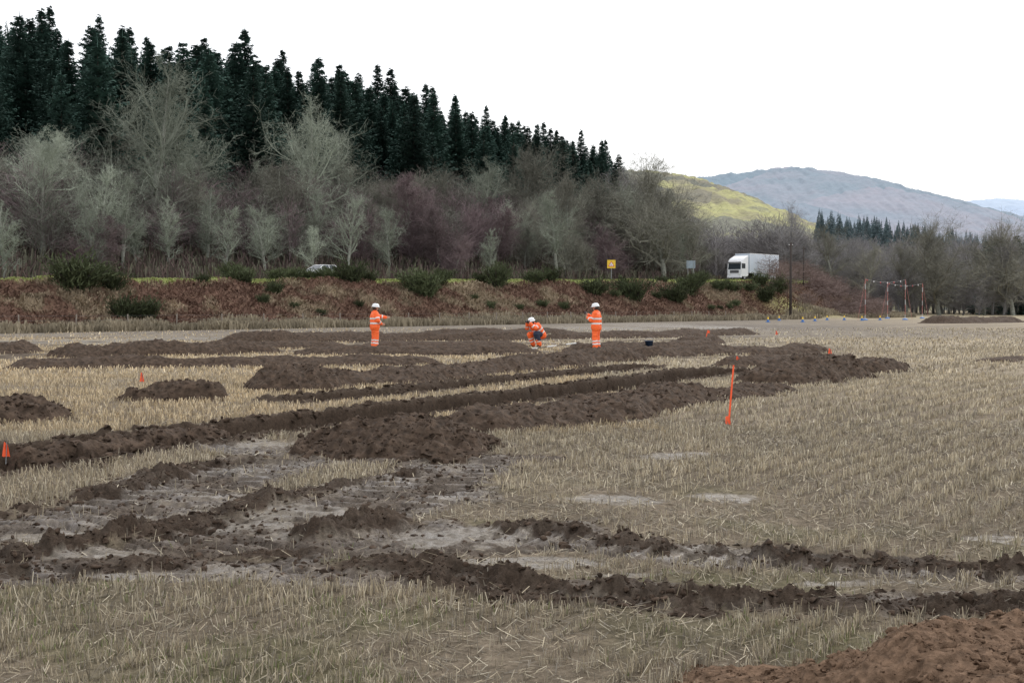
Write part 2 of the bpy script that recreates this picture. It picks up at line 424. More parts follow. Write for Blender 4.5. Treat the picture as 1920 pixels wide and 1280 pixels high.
def hillmat(name,stops,scale,stretch=(1,1,1),fa=.2):
    m,nt,b=newmat(name);N=nt.nodes;L=nt.links
    tc=N.new('ShaderNodeTexCoord'); mp=N.new('ShaderNodeMapping'); mp.inputs['Scale'].default_value=stretch; L.new(tc.outputs['Object'],mp.inputs[0])
    vo=N.new('ShaderNodeTexVoronoi'); vo.inputs['Scale'].default_value=scale; L.new(mp.outputs[0],vo.inputs['Vector'])
    sx=N.new('ShaderNodeSeparateColor'); L.new(vo.outputs['Color'],sx.inputs[0])
    nz=N.new('ShaderNodeTexNoise'); nz.inputs['Scale'].default_value=scale*1.7; nz.inputs['Detail'].default_value=8; L.new(mp.outputs[0],nz.inputs['Vector'])
    mx=N.new('ShaderNodeMix'); mx.inputs[0].default_value=.6; L.new(sx.outputs[0],mx.inputs[2]); L.new(nz.outputs['Fac'],mx.inputs[3])
    cr=N.new('ShaderNodeValToRGB'); e=cr.color_ramp.elements
    e[0].position=stops[0][0]; e[0].color=(*stops[0][1],1); e[1].position=stops[-1][0]; e[1].color=(*stops[-1][1],1)
    for p,c in stops[1:-1]:
        q=e.new(p); q.color=(*c,1)
    L.new(mx.outputs[0],cr.inputs[0])
    nf=N.new('ShaderNodeTexNoise'); nf.inputs['Scale'].default_value=scale*22; nf.inputs['Detail'].default_value=6; nf.inputs['Roughness'].default_value=.7; L.new(mp.outputs[0],nf.inputs['Vector'])
    mr=N.new('ShaderNodeMapRange'); mr.inputs[1].default_value=.35; mr.inputs[2].default_value=.65; mr.inputs[3].default_value=1-fa; mr.inputs[4].default_value=1+fa; L.new(nf.outputs['Fac'],mr.inputs[0])
    vm=N.new('ShaderNodeVectorMath'); vm.operation='SCALE'; L.new(cr.outputs[0],vm.inputs[0]); L.new(mr.outputs[0],vm.inputs['Scale'])
    L.new(vm.outputs[0],b.inputs['Base Color']); b.inputs['Roughness'].default_value=1; b.inputs['Specular IOR Level'].default_value=0
    return m
hm1=hillmat('pasture_hillside',[(.3,(.16,.17,.15)),(.46,(.24,.225,.18)),(.54,(.30,.28,.19)),(.62,(.42,.41,.21)),(.70,(.22,.22,.18))],.013,fa=.22)  # hill stops carry painted distance haze, paler and bluer with range
hm2=hillmat('heather_hillside_hazed',[(.3,(.24,.30,.35)),(.46,(.30,.335,.39)),(.55,(.345,.35,.40)),(.7,(.27,.32,.37))],.0035,fa=.09)
hm3=hillmat('far_hillside_haze_blue',[(.3,(.42,.51,.63)),(.5,(.45,.53,.65)),(.7,(.48,.56,.67))],.002,fa=.05)
def hp(Y,l): return [((px-960)/F*Y,(575-py)/F*Y+CAMH+3) for px,py in l]
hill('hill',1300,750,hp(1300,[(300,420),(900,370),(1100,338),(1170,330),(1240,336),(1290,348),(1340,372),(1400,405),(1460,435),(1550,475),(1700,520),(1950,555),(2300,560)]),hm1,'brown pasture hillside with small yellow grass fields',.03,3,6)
hill('hill',2600,1200,hp(2600,[(900,400),(1170,352),(1290,341),(1340,333),(1400,328),(1465,323),(1530,329),(1600,346),(1700,372),(1765,393),(1850,415),(2000,450),(2400,500)]),hm2,'brown heather covered hill tinted blue as haze',.02,13,5)
hill('hill',4200,1600,hp(4200,[(1400,480),(1600,410),(1700,393),(1765,388),(1800,381),(1850,378),(1920,385),(2100,400),(2500,450),(3000,480)]),hm3,'far hill coloured pale blue as haze',.02,23)
# ------------------------------------------------------------ SPOIL HEAPS
def heapf(X,Y,pts,hw,h,seed,sharp=.8,fineamp=0):
    d,t=pdist(X,Y,pts)
    w=hw*(1+.34*fbm(X*1.3/hw,Y*1.3/hw,3,seed)+.18*fbm(X*6,Y*6,3,seed+4))
    q=1-(d/w)
    qq=np.clip(q*1.7,0,1)
    prof=h*qq**sharp*(1+.5*fbm(X*.9/hw,Y*.9/hw,2,seed+9))
    n2=ridged(X*2.9,Y*2.9,5,seed+20,.62); n3=ridged(X*9,Y*9,3,seed+30)
    if fineamp:
        n4=ridged(X*22,Y*22,3,seed+40,.7)
        prof=prof+np.clip(q*5,0,1)*(h*.10*n2+.018*n3+fineamp*n4)
    else:
        prof=prof+np.clip(q*5,0,1)*(h*.36*n2+min(.055,h*.24)*n3)
    return np.where(q>0,np.maximum(prof,-.02),-.03),q
HEAPS=[]
def heap(pts,hw,h,label,seed,material=None,res=None,sharp=.8,world=False,fineamp=0):
    if not world: pts=G(pts)
    a=np.array(pts[0]);b=np.array(pts[-1]); D=b-a; L=np.linalg.norm(D); D=D/L; Nn=np.array([-D[1],D[0]])
    dev=max(abs(np.dot(np.array(p)-a,Nn)) for p in pts)
    dist=max(4,(a[1]+b[1])/2)
    res=res or max(.022,dist*.0023)
    tl=np.arange(-1.5*hw,L+1.5*hw,res*1.2); vl=np.arange(-1.5*hw-dev,1.5*hw+dev,res)
    TT,VV=np.meshgrid(tl,vl,indexing='ij')
    X=(a[0]+D[0]*TT+Nn[0]*VV).ravel(); Y=(a[1]+D[1]*TT+Nn[1]*VV).ravel()
    p,q=heapf(X,Y,pts,hw,h,seed,sharp,fineamp)
    gz=feat(X,Y)[0]; base=np.where(q>0,np.maximum(gz,-.02)*np.clip(1-q*3,0,1),gz)
    Z=base+p
    Fq=grid_faces(len(tl),len(vl)); keep=(q[Fq].max(1)>-.05); Fq=Fq[keep]
    used=np.unique(Fq); rm=np.full(len(X),-1); rm[used]=np.arange(len(used)); Fq=rm[Fq]
    cx,cy=X[used].mean(),Y[used].mean()
    o=npmesh('soil_heap',np.stack([X[used]-cx,Y[used]-cy,Z[used]],1),Fq,material or M['soil'],None,True)
    o.location=(cx,cy,0)
    tag(o,label,'soil heap','heaps of excavated soil in the field')
    HEAPS.append((pts,hw,h,seed,sharp,(X[used],Y[used],Z[used],q[used]),dist))
    return o
D1='dark brown excavated soil heap beside the long trench'
heap([(690,842),(790,840)],.95,.25,'flat topped dark brown soil heap at trench edge',1)
heap([(930,803),(1100,781),(1270,748)],.88,.22,D1,2)
heap([(1465,718),(1560,706)],1.0,.38,'large dark soil heap at far end of trench',3)
heap([(1620,698),(1650,693)],.9,.22,'low dark soil heap at far end of trench',36)
heap([(1340,745),(1430,735)],.65,.14,D1,33)
heap([(530,731),(570,728)],.9,.40,'peaked dark brown soil heap on stubble',4)
heap([(640,722),(760,715),(960,694),(1050,687)],.85,.24,'long low ridge of dark dug soil',5)
heap([(300,750),(355,749)],.66,.30,'small dark soil heap alone on stubble',6)
heap([(-70,792),(50,785)],.75,.27,'dark brown soil heap on stubble',7)
heap([(60,862),(150,850),(330,824),(400,817)],.22,.11,'low dark soil bank along trench edge',8)
DF='low ridge of dark dug soil on the field'
for i,(l,hw,h) in enumerate([([(170,667),(300,665),(440,662)],1.4,.36),([(80,690),(300,687),(560,685),(760,682)],1.0,.2),
  ([(470,641),(510,642)],1.6,.45),([(560,641),(690,639)],1.5,.3),([(740,638),(950,637)],1.5,.28),([(610,664),(960,663)],1.15,.22),([(1000,686),(1150,676)],1.0,.3),
  ([(1070,634),(1230,632)],1.5,.28),([(1100,657),(1300,651)],1.0,.2),([(1210,668),(1340,665),(1510,661)],1.05,.24),([(1295,646),(1325,644)],1.0,.28),
  ([(1255,630),(1380,627)],1.5,.28),([(1765,606),(1880,604)],2.4,.5),([(1865,678),(1940,675)],.6,.10),([(-60,664),(20,661)],1.2,.33),
  ([(720,652),(940,650)],1.2,.2),([(440,652),(600,652)],1.3,.2),([(840,627),(1040,625)],1.6,.25),([(1390,687),(1460,680)],.9,.2)]):
    heap(l,hw,h,DF,40+i*3)
heap([(2.0,4.7),(2.8,5.05),(4.2,5.4)],1.1,.34,'crumbly reddish brown soil heap beside the stubble',90,M['brownsoil'],res=.012,sharp=1.0,world=True,fineamp=.014)
heap([(1.1,5.2),(1.6,5.2)],.38,.055,'low spill of reddish brown soil',93,M['brownsoil'],res=.012,sharp=1.0,world=True,fineamp=.010)
print('heaps',time.time()-T0)
# ------------------------------------------------------------ clods
import bmesh
bm=bmesh.new(); bmesh.ops.create_icosphere(bm,subdivisions=2,radius=1); bm.verts.ensure_lookup_table()
IV=np.array([v.co[:] for v in bm.verts]); IF=np.array([[v.index for v in f.verts] for f in bm.faces]); bm.free()
def clods(name,P,S,material,label):
    n=len(P); nv=len(IV)
    V=np.repeat(IV[None],n,0)
    for k in range(6):
        pn=rng.normal(0,1,(n,3)); pn/=np.linalg.norm(pn,axis=1)[:,None]; dlim=rng.uniform(.2,.65,n)
        dot=np.einsum('nvi,ni->nv',V,pn); ex=np.clip(dot-dlim[:,None],0,None); V=V-ex[...,None]*pn[:,None,:]
    V=V+rng.normal(0,.10,V.shape)
    V=V*rng.uniform(.6,1.3,(n,1,3))*S[:,None,None]
    V[...,2]*=.7
    V=V+P[:,None,:]
    Fq=(IF[None]+np.arange(n)[:,None,None]*nv).reshape(-1,3)
    o=npmesh(name,V.reshape(-1,3),Fq,material,None,False); tag(o,label,'soil',kind='stuff'); return o
PP=[];SS=[]
for pts,hw,h in RIDG:
    P=np.array(pts); seg=np.hypot(*np.diff(P,axis=0).T); cs=np.concatenate([[0],np.cumsum(seg)])
    n=int(cs[-1]*150); t=rng.uniform(0,cs[-1],n)
    x=np.interp(t,cs,P[:,0])+rng.normal(0,hw*1.4,n); y=np.interp(t,cs,P[:,1])+rng.normal(0,hw*1.4,n)
    m=(y>4)&(abs(x/y)<.6); x=x[m];y=y[m]
    z=feat(x,y)[0]; s=rng.uniform(.004,.015,len(x))+.035*rng.random(len(x))**7
    PP.append(np.stack([x,y,z],1)); SS.append(s)
for hpx in HEAPS[:10]:
    X_,Y_,Z_,q_=hpx[5]; idx=rng.choice(len(X_),min(1100,len(X_)//3)); idx=idx[q_[idx]>-.04]
    s=rng.uniform(.008,.03,len(idx))+.05*rng.random(len(idx))**8
    PP.append(np.stack([X_[idx],Y_[idx],Z_[idx]-s*.1],1)); SS.append(s)
for pts,hw in ((TRENCH,.95),(TRENCH2,.7)):
    P=np.array(pts); seg=np.hypot(*np.diff(P,axis=0).T); cs=np.concatenate([[0],np.cumsum(seg)]); n=int(cs[-1]*45); t=rng.uniform(0,cs[-1],n)
    sd=rng.choice([-1,1],n)*(hw+rng.normal(0,.12,n)); x=np.interp(t,cs,P[:,0])-sd*.85; y=np.interp(t,cs,P[:,1])+sd*.5
    s=rng.uniform(.015,.04,n)+.06*rng.random(n)**6; PP.append(np.stack([x,y,feat(x,y)[0]],1)); SS.append(s)
x=rng.uniform(-5,6,22000); y=rng.uniform(5.5,14,22000); fz=feat(x,y); m=(fz[1]>.4)&(fz[3]<.3)&(abs(x/y)<.55)
s=rng.uniform(.004,.012,m.sum())+.028*rng.random(m.sum())**7
PP.append(np.stack([x[m],y[m],fz[0][m]],1)); SS.append(s)
clods('soil_clods',np.concatenate(PP),np.concatenate(SS),M['soil'],'dark wet clods of churned soil')
PP=[];SS=[]
for hpx,n in ((HEAPS[-2],14000),(HEAPS[-1],1800)):
    X_,Y_,Z_,q_=hpx[5]; idx=rng.choice(len(X_),n); idx=idx[q_[idx]>-.04]
    s=rng.uniform(.002,.008,len(idx))+.035*rng.random(len(idx))**16
    PP.append(np.stack([X_[idx]+rng.normal(0,.01,len(idx)),Y_[idx]+rng.normal(0,.01,len(idx)),Z_[idx]],1)); SS.append(s)
clods('soil_clods',np.concatenate(PP),np.concatenate(SS),M['brownsoil'],'crumbs of reddish brown soil')
# ------------------------------------------------------------ stubble
def blades(name,x,y,z,h,w,lean,col,material,label,cat,flat=False):
    n=len(x); a=rng.uniform(0,2*math.pi,n); b=rng.uniform(0,2*math.pi,n)
    wx=np.cos(a)*w; wy=np.sin(a)*w
    lx=np.cos(b)*lean*h; ly=np.sin(b)*lean*h
    V=np.empty((n,4,3))
    V[:,0]=np.stack([x-wx,y-wy,z-.01],1); V[:,1]=np.stack([x+wx,y+wy,z-.01],1)
    V[:,2]=np.stack([x+wx*.7+lx,y+wy*.7+ly,z+h],1); V[:,3]=np.stack([x-wx*.7+lx,y-wy*.7+ly,z+h],1)
    if flat:
        V[:,2]=np.stack([x+lx+wx,y+ly+wy,z+h*.12],1); V[:,3]=np.stack([x+lx-wx,y+ly-wy,z+h*.12],1)
    o=npmesh(name,V.reshape(-1,3),np.arange(n*4).reshape(n,4),material,{'gcol':np.repeat(col,4,0)})
    tag(o,label,cat,kind='stuff'); return o
xs_=[];ys_=[];ws=[];hs=[]
for (d0,d1,den,w,h) in ((3.6,6.5,2300,.0024,.075),(6.5,10,1500,.0030,.078),(10,17,850,.0042,.085),(17,30,320,.0075,.09),(30,50,85,.016,.095),(50,95,18,.03,.105)):
    um=.56 if d1<40 else .5
    n=int(um*(d1**2-d0**2)*den)
    y=np.sqrt(rng.uniform(d0**2,d1**2,n)); x=rng.uniform(-um,um,n)*y
    rc=x*.83-y*.55; al=x*.55+y*.83
    sp=.20 if d1<12 else (.28 if d1<20 else .5)
    rn=np.round(rc/sp)*sp+rng.normal(0,.022 if d1<12 else (.03 if d1<20 else .06),n)
    rc=np.where(rng.random(n)<.87,rn,rc)
    x=rc*.83+al*.55; y=-rc*.55+al*.83
    xs_.append(x);ys_.append(y);ws.append(np.full(n,w));hs.append(h*rng.uniform(.3,1.15,n))
x=np.concatenate(xs_);y=np.concatenate(ys_);w=np.concatenate(ws);h=np.concatenate(hs)
fz=feat(x,y); s=sroad(x,y)
patch=fbm(x*1.3,y*1.3,3,201); fine=fbm(x*4,y*4,2,203); big=fbm(x*.3,y*.3,2,207)
thin=np.exp(-(((x-.7)/2.8)**2+((y-10.2)/2.2)**2)**2)
heapmask=np.zeros(len(x))
for hpx in HEAPS:
    if hpx[6]<40:
        d,_=pdist(x,y,hpx[0]); heapmask=np.maximum(heapmask,(d<hpx[1]*.8))
gre=sstep(62,70,y+5*fz[8])*(1-sstep(14,40,x-.08*y))
prob=np.clip(1-fz[1]*1.3,0.02,1)*np.clip(.72+.85*patch+.6*fine+.3*big,.05,1)*(1-.75*thin)*(1-fz[3])*(1-heapmask)*(s<-17)*(1-.85*gre)*(y>3.3)*(1-.98*fz[4])
m=rng.random(len(x))<prob
x=x[m];y=y[m];w=w[m];h=h[m];z=fz[0][m];patch=patch[m];big=big[m]
n=len(x); c=np.empty((n,3)); r=rng.random(n)
nearf=sstep(7,28,y)
tan=np.array([.43,.36,.25]);gry=np.array([.28,.24,.185]);pale=np.array([.58,.51,.38]);grn=np.array([.22,.25,.10])
k=r[:,None]; c[:]=np.where(k<.40,tan,np.where(k<.75,gry,pale))
gp_=fbm(x*1.1,y*1.1,2,55)
isg=(rng.random(n)<.20*sstep(-.1,.45,gp_+.1*(x<0))*(1-sstep(6.5,11,y)))
c[isg]=grn
c*= (rng.uniform(.7,1.2,n)*(1+.25*patch+.18*big))[:,None]*(.88+.22*nearf)[:,None]
lt=(x<2)&(y>16); c[lt]*=np.array([1.12,1.06,.97])
h=h*np.where(isg,.6,1)*(1-.3*np.clip(-patch,0,1))
blades('stubble',x,y,z,h,w,np.abs(rng.normal(0,.42,n)),c,M['straw'],'cut straw stubble in drilled rows','stubble')
print('stubble',n,time.time()-T0)
n=100000; y=np.sqrt(rng.uniform(3.6**2,18**2,n)); x=rng.uniform(-.55,.55,n)*y; fz=feat(x,y); pt=fbm(x*1.3,y*1.3,3,201); m=(rng.random(n)<np.clip(1-fz[1]*.88,0,1)*(1-.8*fz[3])*np.clip(.6-.5*pt,.1,1)); x=x[m];y=y[m];z=fz[0][m]+rng.uniform(.004,.02,m.sum());n=len(x)
rr=rng.random((n,1)); c=np.where(rr<.2,pale,np.where(rr<.6,tan,gry*.8))*rng.uniform(.5,1.0,(n,1))
blades('loose_straw',x,y,z,rng.uniform(.03,.12,n),np.full(n,.0015)+.0002*y,np.full(n,1.0),c,M['straw'],'loose straw lying on the soil','straw',flat=True)
# bank vegetation
n=230000; y=rng.uniform(50,270,n); s=rng.uniform(-20.5,-4.4,n); x=xroad(y)-s/.78; m=(abs(x/y)<.55)&((1-y/330)>rng.random(n)*.8); x=x[m];y=y[m];s=s[m];n=len(x)
bn=fbm(x*.5,y*.5,3,101); b2=fbm(x*.12,y*.12,2,131)
tt=sstep(.0,.45,bn+b2*.7+rng.normal(0,.08,n))[:,None]
c=np.array([.16,.095,.070])*(1-tt)+np.array([.26,.205,.14])*tt
dk=rng.random(n)<.10; c[dk]*=.7
base=(s<-16.0+bn); c[base]=np.array([.27,.23,.165])
top=(s>-7.2); c[top]=np.array([.28,.31,.12])
c*=rng.uniform(.75,1.12,(n,1))*(1+.3*bn)[:,None]
hh=rng.uniform(.08,.30,n)*np.where(base,2.0,1)*np.where(top,.5,1)*(1+.6*bn)
Zb=bigz(x,y)
ln=np.abs(rng.normal(0,.9,n)); ln[base]*=.35
blades('bank_vegetation',x,y,Zb+.02,hh,np.full(n,.055)*rng.uniform(.5,1.7,n),ln,c,M['veg'],'rusty bracken and dead grass on the bank','undergrowth')
n=60000; y=rng.uniform(70,300,n); s=rng.uniform(6.5,45,n); x=xroad(y)-s/.78; m=(abs(x/y)<.55); x=x[m];y=y[m];s=s[m];n=len(x)
c=np.where(rng.random((n,1))<.6,np.array([.13,.095,.085]),np.array([.15,.145,.105]))*rng.uniform(.6,1.2,(n,1))
blades('forest_undergrowth',x,y,bigz(x,y),rng.uniform(.4,1.6,n),np.full(n,.07),np.abs(rng.normal(0,.4,n)),c,M['veg'],'brown scrub and brambles under the trees','undergrowth')
print('veg',time.time()-T0)
# ------------------------------------------------------------ TREES
UP=Vector((0,0,1))
def rv(a=1): return Vector((random.gauss(0,a),random.gauss(0,a),random.gauss(0,a)))
def bare_tree(seed,H,spread,kind,twigm,twig=.022,dens=1.0,start=.22,label='',thick=1.0,upb=.07):
    random.seed(seed); tr=MB(); cr=MB()
    root=empty(kind,label=label,cat='tree',group='leafless trees along the wood edge')
    def br(p,d,L,r,lv):
        ns=(5,4,3,2)[lv-1]; sl=L/ns
        for i in range(ns):
            d=(d+rv(.19)+UP*(upb if lv<3 else .03)).normalized(); q=p+d*sl; r2=r*(1-.8/ns)
            if lv<=1: cr.tube(p,q,r,r2,4)
            elif lv==2: cr.tube(p,q,r,r2,3)
            else: cr.ribbon(p,q,max(r*2,twig))
            if lv<4:
                nk=2 if random.random()<.75*dens else 1
                if lv==3: nk=2 if random.random()<.75*dens else 1
                for _ in range(nk):
                    nd=(d*.75+rv(.55)).normalized()
                    br(p+(q-p)*random.random(),nd,L*random.uniform(.42,.65),max(r2*.55,.012),lv+1)
            p=q;r=r2
    nseg=10; p=Vector((0,0,-.3)); d=Vector((random.gauss(0,.08),random.gauss(0,.08),1)); R0=(H*.013+.05)*thick; r=R0
    for i in range(nseg):
        t=(i+1)/nseg; d=(d+Vector((random.gauss(0,.10),random.gauss(0,.10),.12))).normalized(); q=p+d*(H*.88/nseg); r2=R0*(1-t)**.8+.02
        tr.tube(p,q,r,r2,7)
        if t>start:
            nb=2
            if random.random()<.5*dens: nb+=1
            for _ in range(nb):
                a=random.uniform(0,2*math.pi); el=random.uniform(.25,.85)+.5*t
                nd=Vector((math.cos(a)*math.cos(el),math.sin(a)*math.cos(el),math.sin(el)))
                pr=math.sin(math.pi*min(1,(t-start)/(1-start)*.72+.25))
                br(p+(q-p)*random.random(),nd,spread*random.uniform(.6,1.2)*max(.35,pr),max(r2*.6,.035),1)
        p=q;r=r2
    obj('trunk',tr,M['bark'],root,smooth=True); obj('crown',cr,twigm,root)
    return Proto(root)
def spruce(seed,H,Rr,kind='spruce_tree',open_=.05,label='',bare=.05,pw=.9):
    random.seed(seed); tr=MB(); cr=MB()
    root=empty(kind,label=label,cat='tree',group='evergreen conifers on the hillside')
    p=Vector((0,0,-.4))
    for i in range(8):
        q=Vector((random.gauss(0,.04),random.gauss(0,.04),H*(i+1)/8*.99)); tr.tube(p,q,H*.011*(1-i/8)+.02,H*.011*(1-(i+1)/8)+.02,7); p=q
    z=H*bare
    while z<H-.15:
        t=z/H; L=Rr*((1-t)**pw)*(1 if t>.15 else .8+t)*random.uniform(.9,1.1)+.2
        nb=random.randint(8,10) if t<.8 else 6
        a0=random.uniform(0,6.28)
        for k in range(nb):
            if random.random()<open_: continue
            a=a0+2*math.pi*k/nb+random.uniform(-.25,.25); l=L*random.uniform(.5,1.2)
            ho=Vector((math.cos(a),math.sin(a),0)); sd=Vector((-ho.y,ho.x,0))
            zz=z+random.uniform(-.4,.4); pts=[]
            ns=max(2,int(l/.55)+1)
            for j in range(ns+1):
                f=j/ns; pts.append(ho*(l*f)+Vector((0,0,zz+l*(-.55*f+.38*f*f)+(.45*l*f*t))))
            for j in range(ns):
                f=(j+.6)/ns; b0=pts[j];b1=pts[j+1]
                w=(.12+.28*l*(1-f)*.5)
                cr.quad(b0-sd*w*.4,b0+sd*w*.4,b1+sd*w*.2,b1-sd*w*.2)
                for sg in (-1,1):
                    for m_ in range(3):
                        c0=b0.lerp(b1,random.random()); ln=w*random.uniform(.9,2.0)+.12
                        tip=c0+sd*sg*ln+ho*ln*random.uniform(.2,.8)+Vector((0,0,-ln*random.uniform(-.2,.8)))
                        wd=(b1-b0).normalized()*random.uniform(.06,.16)
                        cr.quad(c0-wd,c0+wd,tip+wd*.2,tip-wd*.2)
        z+=random.uniform(.26,.38)*(1 if t<.8 else .85)
    cr.tube(Vector((0,0,H-.6)),Vector((0,0,H+.6)),.06,.01,4)
    obj('trunk',tr,M['bark_con'],root,smooth=True); obj('crown',cr,M['needle'],root)
    return Proto(root)
LG='tall leafless tree with grey green lichen covered branches'
LR='leafless tree with reddish purple twigs at wood edge'
LO='bare olive brown tree beside the road bank'
grey=[bare_tree(11,15,5.2,'bare_tree',M['twig_grey'],label=LG,thick=1.2),bare_tree(12,14,3.8,'bare_tree',M['twig_grey'],label=LG,start=.3,thick=1.1),
      bare_tree(13,12,2.8,'bare_tree',M['twig_grey'],label='slender leafless tree pale with lichen',start=.15,dens=.7,thick=1.1,upb=.12),
      bare_tree(14,12,3.6,'bare_tree',M['twig_grey'],label='slender leafless tree pale with lichen',start=.2,dens=.6,thick=1.0,upb=.12)]
red=[bare_tree(21,11,4.0,'bare_tree',M['twig_red'],dens=1.3,start=.1,label=LR),bare_tree(22,10,3.6,'bare_tree',M['twig_red'],dens=1.2,start=.08,label=LR)]
olive=[bare_tree(31,13,5.0,'bare_tree',M['twig_olive'],dens=1.1,label=LO),bare_tree(32,12,4.6,'bare_tree',M['twig_olive'],dens=1.1,start=.15,label=LO)]
oak=bare_tree(41,13,7.0,'bare_tree',M['twig_olive'],dens=1.5,start=.15,label='broad rounded leafless tree with dense fine twigs',thick=1.5,upb=.04)
LS='tall dark green spruce on the wooded hillside'
spr=[spruce(51,20,5.0,label=LS,pw=.8),spruce(52,22,4.8,label=LS,open_=.1,pw=.92),spruce(53,18,5.2,label=LS,pw=.85),spruce(54,21,5.6,label=LS,open_=.15,bare=.12,pw=1.0),spruce(55,20,4.6,label=LS,open_=.08,pw=.7)]
print('tree protos',time.time()-T0)
def bz(x,y): return float(bigz(np.array([float(x)]),np.array([float(y)]))[0])
def bzv(x,y): return bigz(np.asarray(x,float),np.asarray(y,float))
random.seed(5)
cand=[]
for i in range(64):
    for j in range(11):
        y=85+i*5.4+random.uniform(-2.2,2.2); s=36+j*6.4+random.uniform(-2.6,2.6)
        x=(y-147)/1.25-s/.78
        uu=x/y
        if uu<-.46 or uu>.087 or float(sroad(x,y))<25: continue
        if s<48 and random.random()<.45 and not(-.33<uu<-.2 or -.15<uu<-.04): continue
        if y>420: continue
        cand.append((s,x,y))
cand.sort(key=lambda c:c[0]+random.uniform(-4,4))
nc=0
for s,x,y in cand[:292]:
    px=960+F*x/y
    hgt=np.interp(px,[0,300,700,800,950,1160],[19.5,20.5,21.5,19.5,17,15.5])*random.uniform(.76,1.1)
    sc=hgt/20.5
    p=random.choice(spr); w_=sc*random.uniform(.98,1.3); p.place((x,y,bz(x,y)-.2),random.uniform(0,6.28),(w_,w_,sc)); nc+=1
print('conifers',nc,len(cand))
nb=0
for i in range(72):
    for j in range(6):
        y=82+i*4.2+random.uniform(-2,2); s=9.5+j*4.7+random.uniform(-2,2); x=(y-147)/1.25-s/.78; uu=x/y
        if uu<-.46 or uu>.155 or y>300 or float(sroad(x,y))<8: continue
        if random.random()<(.15 if j<2 else .3): continue
        px=960+uu*F
        if j<2:
            if px<720: pr=random.choice([grey[2],grey[2],grey[3],grey[3],red[1]]); sc=random.uniform(.55,.85)
            else: pr=random.choice([grey[2],grey[3],red[0],red[1],olive[1],grey[1]]); sc=random.uniform(.55,.85)
        else:
            if px<480: pr=random.choice([grey[0],grey[1],grey[3],grey[0],olive[0]])
            else: pr=random.choice([red[0],red[1],red[0],olive[0],olive[1],grey[1],grey[0],oak])
            sc=random.uniform(.6,.98)
            if px<250: sc*=.9
            if 620<px<880: sc*=.85
            if px>850: sc*=.92
        pr.place((x,y,bz(x,y)-.1),random.uniform(0,6.28),(sc*1.12,sc*1.12,sc*random.uniform(.92,1.08))); nb+=1
print('bare',nb)
def at(px,s,kindproto,sc,label=None,fn=None):
    fn=fn or sroad
    uu=(px-960)/F; lo,hi=60,400
    for _ in range(50):
        mid=(lo+hi)/2
        if float(fn(np.array(uu*mid),np.array(mid)))<s: lo=mid
        else: hi=mid
    y=lo; x=uu*y
    return kindproto.place((x,y,bz(x,y)-.1),random.uniform(0,6.28),sc,label)
for px,s,pr,sc in ((285,22,grey[0],1.42),(350,25,grey[1],1.15),(575,24,grey[0],1.3),(80,16,grey[1],.95),(190,12,grey[3],.95),(630,30,grey[1],1.2),(990,26,oak,1.15),(1060,16,olive[0],1.1),(1245,8,oak,1.38),(1300,7,olive[0],.95),(1045,8.5,grey[1],.95),(900,24,grey[0],.95),(770,18,red[0],1.1),(1180,14,olive[1],1.1),(1120,18,oak,1.0)):
    at(px,s,pr,sc)
FARL='haze tinted leafless tree at the far field edge'
def far_bare(x,y,sc,pr=None,label=FARL):
    pr=pr or random.choice([olive[0],olive[1],grey[0],grey[1],oak,red[0]])
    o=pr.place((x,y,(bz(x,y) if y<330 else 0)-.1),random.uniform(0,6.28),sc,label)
    retex(o,{'crown':M['twig_haze'],'trunk':M['bark_haze']}); o['group']='leafless trees at the far field edge'; return o
nfar=max(20,min(60,296-nb-15-7))
for i in range(nfar):
    y=random.uniform(235,300); px=1465+(1940-1465)*(i+.5)/nfar+random.uniform(-6,6); far_bare((px-960)/F*y,y,random.uniform(.75,1.15))
for px,y,sc in ((1762,238,1.35),(1900,235,1.3),(1700,240,1.05),(1560,215,.85),(1625,230,.9),(1845,240,1.05)):
    o=far_bare((px-960)/F*y,y,sc,grey[0] if sc<1.2 else oak,'large leafless tree standing at the field edge')
    retex(o,{'crown':M['twig_olive'],'trunk':M['bark']})
